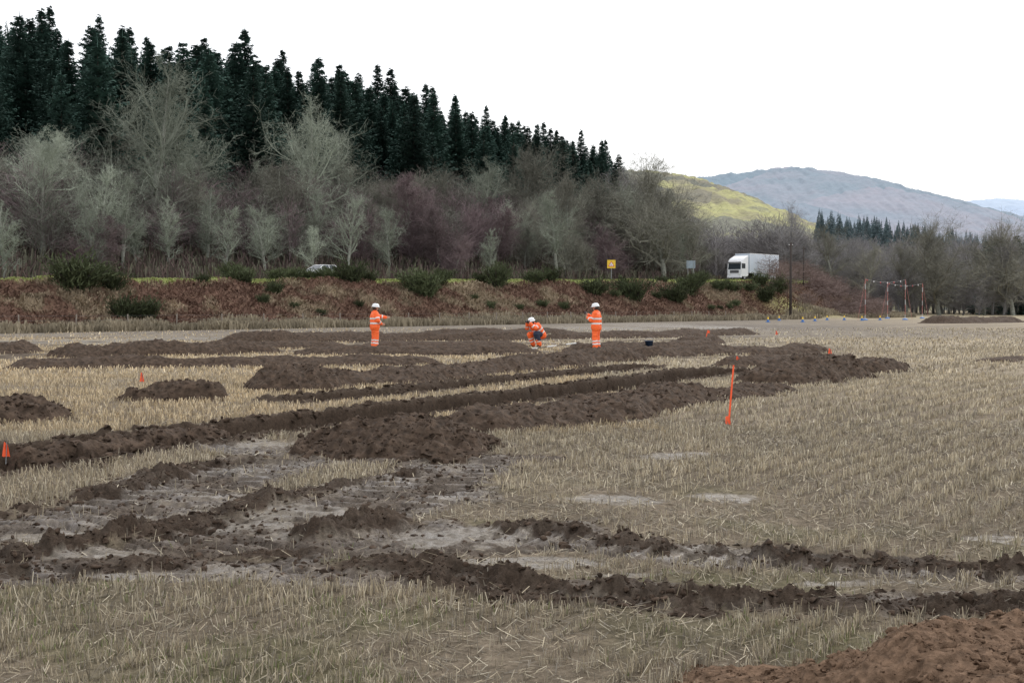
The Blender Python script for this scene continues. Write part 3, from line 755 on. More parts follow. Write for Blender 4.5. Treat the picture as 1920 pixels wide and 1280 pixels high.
def woodland(name,x,y,z,H,R,col,label,conifer=False,nt=700,tw=.10):  # wood tones passed as col have aerial haze painted in
    n=len(x); k=nt
    rr=lambda *s: rng.random(s)
    if conifer:
        t=rr(n,k)**.8; a=rr(n,k)*6.283; rad=R[:,None]*(1-t)*(.55+.45*rr(n,k))
        ex=np.cos(a)*rad; ey=np.sin(a)*rad; ez=H[:,None]*(t*.93+.05)
        sx=ex*.35; sy=ey*.35; sz=ez+rad*.25
        W=np.full((n,k),tw)*(1.2-t)
    else:
        a=rr(n,k)*6.283; ph=np.arccos(1-1.75*rr(n,k)); r3=rr(n,k)**.4
        ex=np.sin(ph)*np.cos(a)*r3*R[:,None]; ey=np.sin(ph)*np.sin(a)*r3*R[:,None]; ez=H[:,None]*(.55+.45*np.cos(ph)*r3)
        sx=ex*(.4+.4*rr(n,k))+rng.normal(0,.25,(n,k)); sy=ey*(.4+.4*rr(n,k))+rng.normal(0,.25,(n,k)); sz=ez-(H[:,None]*.10)*(.3+rr(n,k))
        W=np.full((n,k),tw)
        m=max(8,k//40); sx[:,:m]=0; sy[:,:m]=0; sz[:,:m]=H[:,None]*.25*rr(n,m)
        sx[:,0]=0;sy[:,0]=0;sz[:,0]=-.3;ex[:,0]=0;ey[:,0]=0;ez[:,0]=H*.8; W[:,0]=tw*3
    P0=np.stack([x[:,None]+sx,y[:,None]+sy,z[:,None]+sz],-1).reshape(-1,3); P1=np.stack([x[:,None]+ex,y[:,None]+ey,z[:,None]+ez],-1).reshape(-1,3)
    d=P1-P0; rnd=rng.normal(0,1,d.shape); sd=np.cross(d,rnd); sd/=np.linalg.norm(sd,axis=1)[:,None]+1e-9; sd*=W.reshape(-1,1)*.5
    V=np.stack([P0-sd,P0+sd,P1+sd*.5,P1-sd*.5],1).reshape(-1,3)
    C=np.repeat(np.repeat(col,k,0)*rng.uniform(.75,1.25,(n*k,1)),4,0)
    o=npmesh(name,V,np.arange(len(V)).reshape(-1,4),M['wood_mass'],{'gcol':C}); tag(o,label,'woodland',kind='stuff')
def jit(c,n,a=.15): return np.array(c)[None]*rng.uniform(1-a,1+a,(n,1))
n=400; y=rng.uniform(100,300,n*3); s=rng.uniform(14,42,n*3); x=(y-147)/1.25-s/.78; uu=x/y; m=(uu>-.46)&(uu<.15)&(sroad(x,y)>13); x=x[m][:n];y=y[m][:n];n=len(x)
cc=np.where((rng.random(n)<.6)[:,None],jit((.185,.140,.145),n,.2),jit((.165,.165,.14),n,.2))
woodland('woodland',x,y,bzv(x,y),rng.uniform(5,10,n),rng.uniform(2.2,4.2,n),cc,'dense mass of leafless woodland on the slope',nt=520,tw=.042)
n=280; y=rng.uniform(150,420,n*4); s=rng.uniform(80,125,n*4); x=(y-147)/1.25-s/.78; uu=x/y; m=(uu>-.47)&(uu<.080)&(x<30); x=x[m][:n];y=y[m][:n];n=len(x); px=960+F*x/y
hh=np.interp(px,[0,300,700,800,950,1160],[18.5,19,20,18,15.5,13.5])*rng.uniform(.75,1.05,n)
woodland('conifer_wood',x,y,bzv(x,y),hh,hh*.19,jit((.062,.105,.088),n,.25),'dark conifer plantation on the hill top',True,nt=900,tw=.45)
def spread(n,p0,p1,y0,y1): y=rng.uniform(y0,y1,n); px=rng.uniform(p0,p1,n); return (px-960)/F*y,y,px
x,y,px=spread(160,1150,1520,235,340); woodland('woodland',x,y,bzv(x,y)*(y<330),rng.uniform(9,15,160),rng.uniform(3,5.5,160),jit((.235,.22,.22),160),'haze tinted leafless woodland beyond the road',nt=560,tw=.08)
x,y,px=spread(230,1440,2050,270,380); hh=np.interp(px,[1440,1700,1930],[15,18.5,20.5])*rng.uniform(.75,1.1,230); woodland('woodland',x,y,x*0,hh,rng.uniform(3,6,230),jit((.255,.24,.245),230),'haze tinted grey leafless woodland across the valley floor',nt=560,tw=.09)
x,y,px=spread(200,1300,1760,420,680); hh=rng.uniform(8,14,200); woodland('woodland',x,y,np.interp(px,[1300,1500,1760],[25,18,9])*(y/600)*rng.uniform(.2,1.0,200),hh,rng.uniform(4,7,200),jit((.245,.25,.265),200),'haze tinted leafless woodland on the valley side',nt=420,tw=.16)
x,y,px=spread(170,1530,1900,520,760); topy=np.interp(px,[1530,1600,1870,1900],[386,394,432,438]); hh=(575-topy)/F*y*rng.uniform(.86,1.0,170); woodland('conifer_wood',x,y,hh-14,np.full(170,15.),np.full(170,3.6),jit((.115,.155,.165),170,.15),'distant conifer wood tinted blue green as haze below the hill',True,nt=420,tw=.7)
x,y,px=spread(30,1170,1420,900,1150); woodland('woodland',x,y,(575-np.interp(px,[1170,1300,1420],[365,395,440]))/F*y,rng.uniform(8,15,30),rng.uniform(4,7,30),jit((.19,.20,.19),30),'scattered trees on the pasture hillside',nt=300,tw=.3)
n=70;y=rng.uniform(172,235,n);px=rng.uniform(1440,1660,n);x=(px-960)/F*y
woodland('scrub_thicket',x,y,bzv(x,y),rng.uniform(1.6,4.2,n),rng.uniform(1.5,3,n),jit((.20,.15,.135),n),'low reddish brown scrub beside the field',nt=420,tw=.035)
for px,y in ((1868,260),(1905,250),(1925,255),(1850,270)):
    o=random.choice(spr).place(((px-960)/F*y,y,-.1),1,(1.1,1.1,.8),'dark evergreen tree at the field edge')
print('trees',time.time()-T0)
# ------------------------------------------------------------ broom bushes
def bush(seed):
    random.seed(seed); st=MB(); fo=MB()
    root=empty('broom_bush',label='dark green broom bush on the rusty bank',cat='bush',group='broom bushes on the bank')
    for i in range(30):
        a=random.uniform(0,6.28); d=Vector((math.cos(a)*random.uniform(.1,1.1),math.sin(a)*random.uniform(.1,1.1),1)).normalized()
        L=random.uniform(.6,1.5); q=d*L; st.tube(Vector((0,0,-.1)),q,.03,.012,4)
        for k in range(60):
            c=d*L*random.uniform(.2,1.05)+rv(.15); dd_=(d+rv(.5)+UP*.5).normalized(); l=random.uniform(.12,.32)
            fo.ribbon(c,c+dd_*l,.05)
    obj('stems',st,M['polewood'],root); obj('foliage',fo,M['gorse'],root); return Proto(root)
bu=[bush(1),bush(2),bush(3)]
random.seed(9)
BL=[(145,-9,2.3),(212,-9,1.4),(235,-14,1.5),(270,-14,1.7),(175,4,1.7),(455,-7,1.7),(440,3,1.6),(548,-5.0,1.3),(520,-6.5,1.1),(572,-5.0,1.05),(592,-5.0,1.2),(610,-5.0,1.0),(628,-5.0,1.5),(540,5.5,1.6),(780,-10,2.3),(800,-11,2.1),(660,-8,1.8),(690,-7,1.4),(930,-8,2.2),(905,-7,1.2),(1000,-7,1.6),(1030,-7,1.5),(1115,-10,1.9),(1188,-11,2.3),(1290,-10,2.2),(1265,-12,1.9),(1310,-8,1.7),(1350,-9,1.5),(1375,-10,1.7),(1405,-10,1.5),(1425,-9,1.8),(1460,-12,2.2),(1435,-13,2.2),(835,5,1.6),(820,-7,1.2),(380,-7,.9),(1240,-7,1.1)]
for i in range(22):
    BL.append((random.uniform(380,1480),random.uniform(-13.5,-7),random.uniform(.5,1.1)))
for px,s,sc in BL:
    o=at(px,s,random.choice(bu),(sc*random.uniform(.8,1.2),sc*random.uniform(.8,1.2),sc*random.uniform(.6,.85)))
# ------------------------------------------------------------ fence
fl=empty('wire_fence',label='old wooden post and wire fence at the foot of bank',cat='fence')
fpts=[]
for y in np.arange(72,150,3.1):
    s=-18.6; x=float(xroad(y))-s/.78; fpts.append((x,y,bz(x,y)))
random.seed(3)
for x,y,z in fpts:
    mb=MB(); t=Vector((random.gauss(0,.04),random.gauss(0,.04),1.15)); mb.tube(Vector((0,0,-.3)),t,.055,.045,8,True); obj('post',mb,M['wood'],fl,(x,y,z),True)
for hgt in (.4,.75,1.05):
    mb=MB()
    for a,b in zip(fpts[:-1],fpts[1:]): mb.tube(Vector((a[0],a[1],a[2]+hgt)),Vector((b[0],b[1],b[2]+hgt)),.006,.006,3)
    obj('wire',mb,M['steel'],fl)
# ------------------------------------------------------------ VEHICLES
def wheel(root,x,y,r,w):
    mb=MB(); prof=[(r*.6,-w/2),(r*.93,-w/2),(r,-w*.35),(r,w*.35),(r*.93,w/2),(r*.6,w/2),(r*.6,-w/2)]
    mb.lathe(prof,Vector((0,0,0)),Vector((0,1,0)),24); t=obj('wheel',mb,M['tyre'],root,(x,y,r),True); 
    mb=MB(); mb.lathe([(.01,-w*.3),(r*.25,-w*.38),(r*.5,-w*.3),(r*.61,-w*.45),(r*.61,w*.45),(r*.5,w*.3),(r*.25,w*.38),(.01,w*.3)],Vector((0,0,0)),Vector((0,1,0)),20)
    obj('rim',mb,M['rim'],t,smooth=True)
def quadobj(name,pts,material,root,th=None):
    mb=MB(); mb.quad(*[Vector(p) for p in pts]); return obj(name,mb,material,root)
tY=187.0; tX=float(xroad(tY)); rot=math.atan2(-1.25,-1.0)-math.radians(2)
nx,ny=.78,-.62
tr_=empty('delivery_truck',(tX+nx*1.8,tY+ny*1.8,float(Hroad(tY))+.02),rot,'large white lorry with box body driving on the road','truck')
def bx(name,lo,hi,m,root,bev=.03):
    mb=MB(); mb.box(lo,hi); return obj(name,mb,m,root,bevel=bev)
mb=MB(); mb.prism([(0,.55),(.02,1.55),(-.12,2.6),(-.35,3.0),(-.7,3.25),(-2.0,3.75),(-2.05,.75),(-1.7,.55)][::-1],-1.23,1.23); obj('cab',mb,M['wpaint'],tr_,bevel=.07)
quadobj('windscreen',[(.025,-1.08,1.62),(.025,1.08,1.62),(-.085,1.04,2.52),(-.085,-1.04,2.52)],M['glass'],tr_)
for sg in (-1,1):
    quadobj('side_window',[(-.25,sg*1.236,1.75),(-1.1,sg*1.236,1.75),(-1.1,sg*1.236,2.5),(-.32,sg*1.236,2.5)],M['glass'],tr_)
    bx('headlight',(0.03,sg*.8-.22,.75),(.07,sg*.8+.22,.98),M['lamp'],tr_,.02)
    bx('mirror',(-.05,sg*1.42-.1,1.75),(.1,sg*1.42+.1,2.5),M['black'],tr_,.03)
    bx('side_skirt',(-10.6,sg*1.2-.02,.5),(-3.6,sg*1.2+.02,1.05),M['box'],tr_,.01)
    bx('fog_light',(.09,sg*.95-.1,.42),(.11,sg*.95+.1,.54),M['lamp'],tr_,.005)
bx('grille',(.02,-.75,1.08),(.05,.75,1.5),M['black'],tr_,.01)
for k in range(3): bx('grille_bar',(.05,-.72,1.14+k*.11),(.065,.72,1.18+k*.11),M['rim'],tr_,.004)
bx('bumper',(-.1,-1.22,.35),(.09,1.22,.68),M['wpaint'],tr_,.05)
bx('sun_visor',(-.05,-1.1,2.6),(.12,1.1,2.72),M['black'],tr_,.02)
bx('number_plate',(.091,-.26,.44),(.1,.26,.55),M['white'],tr_,0)
bx('chassis',(-11.2,-.5,.7),(-1.9,.5,1.1),M['black'],tr_,.02)
bx('cargo_box',(-11.3,-1.26,1.12),(-2.35,1.26,4.05),M['box'],tr_,.04)
mb=MB()
for y0 in (-1.285,1.262): 
    for z0 in (1.12,3.98): mb.box((-11.3,y0,z0),(-2.35,y0+.022,z0+.09))
for k in range(8):
    mb.box((-11.3+k*1.27,1.263,1.22),(-11.26+k*1.27,1.272,3.97))
obj('box_trim',mb,M['wpaint'],tr_)
for x in (-1.0,-4.0,-9.0,-10.3):
    for sg in (-1,1): wheel(tr_,x,sg*1.05,.5,.3)
def car(loc,rot,paint,label,hatch=False):
    r=empty('car',loc,rot,label,'car')
    prof=[(-2.1,.35),(-2.15,.75),(-2.05,.95),(-1.35,.98),(.95,.97),(1.95,.80),(2.15,.62),(2.15,.35),(1.8,.24),(-1.8,.24)]
    mb=MB(); mb.prism(prof[::-1],-.87,.87); obj('body',mb,paint,r,bevel=.07)
    mb=MB(); gh=[(-1.95,.95),(1.0,.95),(.15,1.43),(-1.35,1.44)]
    for sg in (-1,1):
        for x,z in gh: mb.v.append(Vector((x,sg*(.83 if z<1 else .62),z)))
    mb.f+=[(0,1,2,3),(7,6,5,4),(1,5,6,2),(3,7,4,0),(2,6,7,3)]
    obj('window',mb,M['glass'],r)
    mb=MB(); mb.prism([(.2,1.42),(.12,1.475),(-1.3,1.485),(-1.45,1.43)],-.63,.63); 
    for sg in (-1,1):
        for (x0,x1) in ((1.0,.15),(-.5,-.52),(-1.95,-1.35)):
            a=Vector((x0,sg*.838,.97)); b=Vector((x1,sg*.628,1.44)); mb.tube(a,b,.04,.035,4)
    obj('roof',mb,paint,r,bevel=.0)
    for sg in (-1,1):
        bx('headlight',(2.0,sg*.62-.17,.62),(2.16,sg*.62+.17,.76),M['lamp'],r,.02)
        bx('tail_light',(-2.16,sg*.66-.12,.7),(-2.05,sg*.66+.12,.9),M['red'],r,.02)
        bx('mirror',(.55,sg*.97-.09,.98),(.7,sg*.97+.09,1.1),paint,r,.03)
        for x in (-1.3,1.35): wheel(r,x,sg*.78,.32,.2)
    return r
cu=(580-960)/F; yc=147/(1-1.25*cu); 
car((cu*yc+.78*1.6,yc-.62*1.6,float(Hroad(yc))+.02),math.atan2(-1.25,-1),M['wpaint'],'white hatchback car passing behind the bank bushes')
car(((1493-960)/F*214,214,float(Hroad(214))+.05),math.radians(190),M['green'],'dark green car following the lorry')
# ------------------------------------------------------------ signs and poles
def roadpt(px,s):
    uu=(px-960)/F; lo,hi=60,400
    for _ in range(50):
        mid=(lo+hi)/2
        if float(sroad(np.array(uu*mid),np.array(mid)))<s: lo=mid
        else: hi=mid
    return uu*lo,lo
x,y=roadpt(1146,-4.6); z=bz(x,y); zt=CAMH+(575-503)/F*y
sg=empty('warning_sign',(x,y,z),math.atan2(x,y)*-1,'square yellow warning sign with red triangle on post','sign')
h0=zt-z
mb=MB(); mb.tube(Vector((0,.04,-.3)),Vector((0,.04,h0+.9)),.04,.04,8,True); obj('post',mb,M['steel'],sg)
bx('sign_board',(-.52,-.02,h0),(.52,.0,h0+1.04),M['yellow'],sg,.004)
def tri(name,w,zc,y,m):
    mb=MB(); mb.v=[Vector((-w/2,y,zc-w*.3)),Vector((w/2,y,zc-w*.3)),Vector((0,y,zc+w*.55))]; mb.f=[(0,1,2)]; return obj(name,mb,m,sg)
tri('red_triangle',.8,h0+.45,-.026,M['red']); tri('white_triangle',.54,h0+.46,-.031,M['white'])
mb=MB(); mb.box((-.045,-.037,h0+.34),(-.02,-.034,h0+.6)); mb.box((.02,-.037,h0+.34),(.045,-.034,h0+.52)); mb.box((-.1,-.037,h0+.34),(-.075,-.034,h0+.45)); obj('black_symbol',mb,M['black'],sg)
x,y=roadpt(1295,-4.4); z=bz(x,y); zt=CAMH+(575-503)/F*y; h0=zt-z
sg=empty('road_sign',(x,y,z),-.2,'grey back of a road sign on two posts','sign')
for k in (-.4,.4):
    mb=MB(); mb.tube(Vector((k,-.05,-.3)),Vector((k,-.05,h0+1.0)),.035,.035,8,True); obj('post',mb,M['steel'],sg)
bx('sign_board',(-.6,0,h0),(.6,.02,h0+1.05),M['greysign'],sg,.003)
pys=160; x,y=(1482-960)/F*pys,pys; z=bz(x,y)
tp=empty('telegraph_pole',(x,y,z),0,'dark wooden telegraph pole beside the bank','pole')
H=CAMH+(575-455)/F*y-z
mb=MB(); mb.tube(Vector((0,0,-.5)),Vector((0,0,H)),.19,.14,10,True); obj('pole',mb,M['polewood'],tp,smooth=True)
mb=MB(); mb.box((-.3,-.06,H-.5),(.3,.06,H-.36)); obj('crossarm',mb,M['polewood'],tp)
for k in (-.22,.22):
    mb=MB(); mb.lathe([(.01,0),(.05,0),(.06,.06),(.03,.12),(.01,.13)],Vector((k,0,H-.36)),n=8); obj('insulator',mb,M['white'],tp)
x,y=(1506-960)/F*190,190; z=bz(x,y)
tp=empty('telegraph_pole',(x,y,z),0,'slim dark utility pole by the trees','pole'); H=CAMH+(575-462)/F*y-z
mb=MB(); mb.tube(Vector((0,0,-.5)),Vector((0,0,H)),.12,.08,10,True); obj('pole',mb,M['polewood'],tp,smooth=True)
mb=MB(); mb.box((-.3,-.05,H-.4),(.3,.05,H-.3)); obj('crossarm',mb,M['polewood'],tp)
def goal(p0,p1,H,label):
    c=empty('goalpost_barrier',((p0[0]+p1[0])/2,(p0[1]+p1[1])/2,0),0,label,'height barrier','height warning goalposts across the track')
    for p in (p0,p1):
        for k in range(8):
            mb=MB(); mb.tube(Vector((0,0,H*k/8)),Vector((0,0,H*(k+1)/8)),.024,.024,8,k==7)
            obj('pole_band',mb,M['fred'] if k%3 else M['white'],c,(p[0]-c.location.x,p[1]-c.location.y,0))
        mb=MB(); mb.lathe([(.01,0),(.35,0),(.33,.12),(.12,.2),(.01,.2)],Vector((p[0]-c.location.x,p[1]-c.location.y,0)),n=12); obj('base',mb,M['blue'],c)
        sx_=-1 if p is p0 else 1
        mb=MB(); mb.tube(Vector((p[0]-c.location.x+sx_*.9,p[1]-c.location.y,0)),Vector((p[0]-c.location.x,p[1]-c.location.y,H-.05)),.012,.012,5); obj('guy_line',mb,M['fred'],c)
    a=Vector((p0[0]-c.location.x,p0[1]-c.location.y,H-.05)); b=Vector((p1[0]-c.location.x,p1[1]-c.location.y,H-.05)); 
    rope=MB(); fr=MB(); fw=MB(); prev=a
    for k in range(1,13):
        t=k/12; q=a.lerp(b,t)-UP*(.35*math.sin(math.pi*t)); rope.tube(prev,q,.008,.008,4)
        m_=(prev+q)/2; d=(q-prev)*.14
        if k%2: (fr if k%4==1 else fw).quad(m_-d,m_+d,m_+d*.3-UP*.2,m_-d*.3-UP*.2)
        prev=q
    obj('rope',rope,M['white'],c); obj('red_bunting',fr,M['red'],c); obj('white_bunting',fw,M['white'],c)
def fy(px,y): return ((px-960)/F*y,y)
goal(fy(1622,152),fy(1697,156),5.1,'red and white goalposts with bunting line'); goal(fy(1664,172),fy(1729,176),5.0,'red and white goalposts with bunting line')
root=empty('marker_cone',label='small blue and yellow marker cone on the field edge',cat='cone',group='marker cones along the field edge')
mb=MB(); mb.box((-.2,-.2,0),(.2,.2,.05)); mb.lathe([(.16,.05),(.11,.32),(.08,.32)],Vector((0,0,0)),n=14); obj('cone_body',mb,M['blue'],root)
mb=MB(); mb.lathe([(.11,.32),(.05,.6),(.001,.61)],Vector((0,0,0)),n=14); obj('cone_top',mb,M['yellow'],root)
pc=Proto(root)
for px,py in ((1440,604),(1461,601),(1505,604),(1528,602),(1551,600),(1583,600),(1616,601),(1650,600)):
    x,y=gp(px,py); pc.place((x,y,bz(x,y)),random.uniform(0,1),.95)
x,y=gp(1365,797)
st=empty('survey_stake',(x,y,groundz(x,y)),.2,'tall orange painted survey stake with small flag','stake')
mb=MB(); p0=Vector((0,0,-.1)); p1=Vector((.09,.03,.83)); mb.tube(p0,p1,.015,.013,4,True); obj('stake',mb,M['stake'],st)
mb=MB(); mb.quad(Vector((-.05,-.03,.02)),Vector((.03,-.03,.0)),Vector((.015,-.03,.13)),Vector((-.045,-.02,.12))); mb.quad(Vector((-.05,-.03,.02)),Vector((.0,-.06,.01)),Vector((.0,-.05,.12)),Vector((-.045,-.02,.12))); obj('flag',mb,M['stake'],st)
x,y=gp(1320,645)
st=empty('survey_stake',(x,y,groundz(x,y)),.0,'leaning orange survey stake by distant soil heaps','stake')
mb=MB(); mb.tube(Vector((0,0,-.1)),Vector((.17,0,.62)),.025,.02,4,True); obj('stake',mb,M['stake'],st)
mb=MB(); mb.quad(Vector((.12,-.03,.5)),Vector((.24,-.04,.47)),Vector((.25,-.04,.58)),Vector((.15,-.03,.6))); obj('flag',mb,M['stake'],st)
root=empty('marker_flag',label='small orange pin flag in the stubble',cat='flag',group='orange pin flags marking the trenches')
mb=MB(); mb.tube(Vector((0,0,-.05)),Vector((.01,0,.15)),.004,.004,5,True); obj('pin',mb,M['steel'],root)
mb=MB(); 
for k in range(3): mb.quad(Vector((-.035+k*.025,.008*(-1)**k,.02)),Vector((-.01+k*.025,.008*(-1)**(k+1),.015)),Vector((-.004+k*.012,.008*(-1)**(k+1),.15-.01*k)),Vector((-.016+k*.012,.008*(-1)**k,.155-.01*k)))
obj('flag',mb,M['stake'],root); pf=Proto(root)
for px,py,sc in ((11,868,1.15),(266,722,1.5),(1556,672,1.8),(1383,688,1.6),(555,640,1.8),(1456,630,1.7)):
    x,y=gp(px,py); pf.place((x,y,max(groundz(x,y),0)+.05),random.uniform(-.3,.3),sc)
x,y=gp(1217,655)
b_=empty('bucket',(x,y,groundz(x,y)),0,'dark blue plastic bucket standing on the soil','bucket')
mb=MB(); mb.lathe([(.001,0),(.12,0),(.16,.30),(.175,.30),(.175,.33),(.15,.33),(.11,.02),(.001,.02)],Vector((0,0,0)),n=20); obj('pail',mb,M['bucket'],b_,smooth=True)
mb=MB(); pr=None
for k in range(13):
    a=math.pi*k/12; q=Vector((math.cos(a)*.17,0,.3+math.sin(a)*.14)); 
    if pr: mb.tube(pr,q,.007,.007,5)
    pr=q
obj('handle',mb,M['steel'],b_)
x,y=gp(1035,662)
rp=empty('ranging_pole',(x,y,groundz(x,y)+.12),-.6,'pale surveying staff lying across the soil','survey pole')
for k in range(5):
    mb=MB(); mb.tube(Vector((-1.0+k*.4,0,.05*k)),Vector((-.6+k*.4,0,.05*(k+1))),.02,.02,8,True); obj('pole_section',mb,M['white'] if k%2==0 else M['wood'],rp)
hX,hY=(1898-960)/F*262,262
hs_=empty('farmhouse',(hX,hY,0),.3,'low stone farmhouse with slate roof among trees','house')
bx('wall',(-7,-3,0),(7,3,3.0),M['stone'],hs_,0)
mb=MB()
mb.v=[Vector(p) for p in ((-7.3,-3.4,2.9),(7.3,-3.4,2.9),(7.3,3.4,2.9),(-7.3,3.4,2.9),(-7.3,0,5.2),(7.3,0,5.2))]; mb.f=[(0,1,5,4),(2,3,4,5),(1,2,5),(3,0,4),(3,2,1,0)]; rf=obj('roof',mb,M['slate'],hs_)
bx('chimney',(5.5,-.5,4.6),(6.5,.5,6.3),M['stone'],rf,0)
for x0 in (-5,-2.2,2.2,5): bx('window',(x0-.5,-3.03,1.1),(x0+.5,-3.004,2.2),M['glass'],hs_,0)
bx('door',(-.5,-3.04,.0),(.5,-3.004,2.1),M['polewood'],hs_,0)
# ------------------------------------------------------------ PEOPLE
def remesh(name,segs,vox,material,parent,smooth=4,wr=0,seed=0):
    mb=MB()
    for p0,p1,r0,r1 in segs: mb.capsule(Vector(p0),Vector(p1),r0,r1)
    tmp=obj('tmp',mb,material)
    m=tmp.modifiers.new('r','REMESH'); m.mode='VOXEL'; m.voxel_size=vox; m.use_smooth_shade=True
    if smooth:
        s=tmp.modifiers.new('s','SMOOTH'); s.iterations=smooth; s.factor=.5
    bpy.context.view_layer.update()
    dg=bpy.context.evaluated_depsgraph_get(); me=bpy.data.meshes.new_from_object(tmp.evaluated_get(dg)); me.name=name
    old=tmp.data; bpy.data.objects.remove(tmp); bpy.data.meshes.remove(old)
    if wr:
        n=len(me.vertices); co=np.empty(n*3,np.float32); me.vertices.foreach_get('co',co); co=co.reshape(-1,3)
        no=np.empty(n*3,np.float32); me.vertices.foreach_get('normal',no); no=no.reshape(-1,3)
        w=fbm(co[:,0]*9+co[:,1]*5,co[:,2]*20,2,seed)*wr; co+=no*w[:,None]; me.vertices.foreach_set('co',co.ravel()); me.update()
    if not me.materials: me.materials.append(material)
    o=bpy.data.objects.new(name,me); link(o,parent); return o
def band(name,src,specs,material,parent,off=.004):
    me=src.data; n=len(me.vertices); co=np.empty(n*3,np.float32); me.vertices.foreach_get('co',co); co=co.reshape(-1,3)
    no=np.empty(n*3,np.float32); me.vertices.foreach_get('normal',no); no=no.reshape(-1,3)
    P=np.array([list(p.vertices) if len(p.vertices)==4 else list(p.vertices)+[p.vertices[-1]] for p in me.polygons]); cen=co[P].mean(1)
    keep=np.zeros(len(P),bool)
    for p0,ax,hw,rm in specs:
        ax=np.array(ax,float); ax/=np.linalg.norm(ax); d=cen-np.array(p0); a=d@ax; rad=np.linalg.norm(d-a[:,None]*ax,axis=1)
        keep|=(abs(a)<hw)&(rad<rm)
    P=P[keep]
    if len(P)==0: return
    us=np.unique(P); rm_=np.full(n,-1); rm_[us]=np.arange(len(us))
    V=co[us]+no[us]*off
    o=npmesh(name,V,rm_[P],material,None,True); o.parent=parent; return o
def hand(w,d,side,curl,seg):
    w=Vector(w);d=Vector(d).normalized();s=Vector(side); s=(s-d*s.dot(d)).normalized(); n=d.cross(s)
    for k in (-.022,0,.022): seg.append((w,w+d*.085+s*k,.026,.014))
    for i,L in enumerate((.072,.08,.075,.06)):
        b=w+d*.085+s*(-.033+.022*i); c=0; p=b
        for f in (.42,.32,.26):
            c+=curl; dr=d*math.cos(c)+n*math.sin(c); q=p+dr*L*f; seg.append((p,q,.0095,.0085)); p=q
    p=w+d*.02-s*.03; q=p+(d*.6-s*.75+n*.2).normalized()*.04; r=q+(d*.9-s*.2+n*.5).normalized()*.03; seg.append((p,q,.013,.011)); seg.append((q,r,.011,.009))
def person(loc,rot,label,J,tm=None):
    R=empty('person',loc,rot,label,'person','survey workers in orange hi-vis clothing')
    V3=lambda k: Vector(J[k])
    hd=V3('head'); fw=Vector(J.get('look',(0,1,0))).normalized(); up=Vector(J.get('hup',(0,0,1))); up=(up-fw*up.dot(fw)).normalized(); rt=fw.cross(up)
    def L(a,b,c): return hd+rt*a+fw*b+up*c
    seg=[(L(0,-.01,.02),L(0,-.015,.03),.098,.098),(L(0,.02,-.02),L(0,.035,-.07),.078,.05),(L(0,.09,.0),L(0,.108,-.025),.012,.017),
         (L(-.094,0,-.005),L(-.097,-.005,.015),.016,.02),(L(.094,0,-.005),L(.097,-.005,.015),.016,.02),(L(-.02,.083,-.055),L(.02,.083,-.055),.012,.012),
         (L(0,-.02,-.06),V3('neck'),.055,.06),(V3('neck'),V3('chest'),.07,.11),(V3('chest'),V3('pelvis'),.12,.12)]
    for s in 'LR':
        sh,el,wr=V3('sh'+s),V3('el'+s),V3('wr'+s); hp_,kn,an=V3('hip'+s),V3('kn'+s),V3('an'+s)
        seg+=[(V3('chest'),sh,.08,.06),(sh,el,.052,.04),(el,wr,.04,.026),(V3('pelvis'),hp_,.1,.09),(hp_,kn,.085,.055),(kn,an,.052,.04)]
        hand(wr,J['hd'+s],J['hs'+s],J.get('curl'+s,.3),seg)
        to=an+Vector(J['ft'+s])*.14; seg.append((an+Vector((0,0,-.04)),to+Vector((0,0,-.05)),.035,.03))
    body=remesh('body',seg,.0065,M['skin'],R,2)
    c,p,n=V3('chest'),V3('pelvis'),V3('neck'); shv=(V3('shR')-V3('shL')).normalized(); tor=(c-p).normalized()
    hem=p-tor*.10; B=1.15
    js=[]
    for k in (-.085,.085):
        js+= [(hem+shv*k,c+shv*k*1.15,.145*B,.14*B),(hem+shv*k*1.2,p+shv*k*1.2,.145*B,.14*B)]
    js+=[(c,n,.12*B,.085),(n,n+(n-c).normalized()*.03,.085,.08)]
    ts=[]
    for s in 'LR':
        sh,el,wr=V3('sh'+s),V3('el'+s),V3('wr'+s); hp_,kn,an=V3('hip'+s),V3('kn'+s),V3('an'+s)
        js+=[(c,sh,.12*B,.088*B),(sh,el,.088*B,.072*B),(el,wr-(wr-el).normalized()*.01,.073*B,.055*B)]
        ts+=[(p,hp_,.145,.13),(hp_,kn,.13,.105),(kn,an+(kn-an).normalized()*.03,.105,.10)]
    jk=remesh('jacket',js,.012,M['orange'],R,3,.012,5); tz=remesh('trousers',ts,.012,tm or M['orange'],R,3,.012,9)
    wst=p+tor*.06; ch=p+tor*.24
    specs=[(wst,tor,.028,.28),(ch,tor,.028,.28)]
    asp=[]
    for s in 'LR':
        sh,el,wr=V3('sh'+s),V3('el'+s),V3('wr'+s); asp+=[(el.lerp(wr,.45),wr-el,.025,.1),(sh.lerp(el,.72),el-sh,.025,.1)]
    band('reflective_band',jk,specs,M['silver'],R); 
    for s_ in asp: band('sleeve_band',jk,[s_],M['silver'],R)
    for s in 'LR':
        kn,an=V3('kn'+s),V3('an'+s)
        band('leg_band',tz,[(kn.lerp(an,.35),an-kn,.025,.13),(kn.lerp(an,.62),an-kn,.025,.13)],M['silver'],R)
        an=V3('an'+s); f=Vector(J['ft'+s]).normalized()
        remesh('boot',[(an+Vector((0,0,.06)),an+Vector((0,0,-.03)),.06,.058),(an-f*.03+Vector((0,0,-.045)),an+f*.16+Vector((0,0,-.055)),.048,.043)],.012,M['boot'],R,2)
    mb=MB()
    prof=[(.150,-.004),(.152,.004),(.132,.008),(.130,.03),(.122,.075),(.10,.11),(.06,.132),(.001,.140)]
    mt=Matrix((rt,fw,up)).transposed(); mb.lathe(prof,Vector((0,0,0)),n=28)
    vs=[]
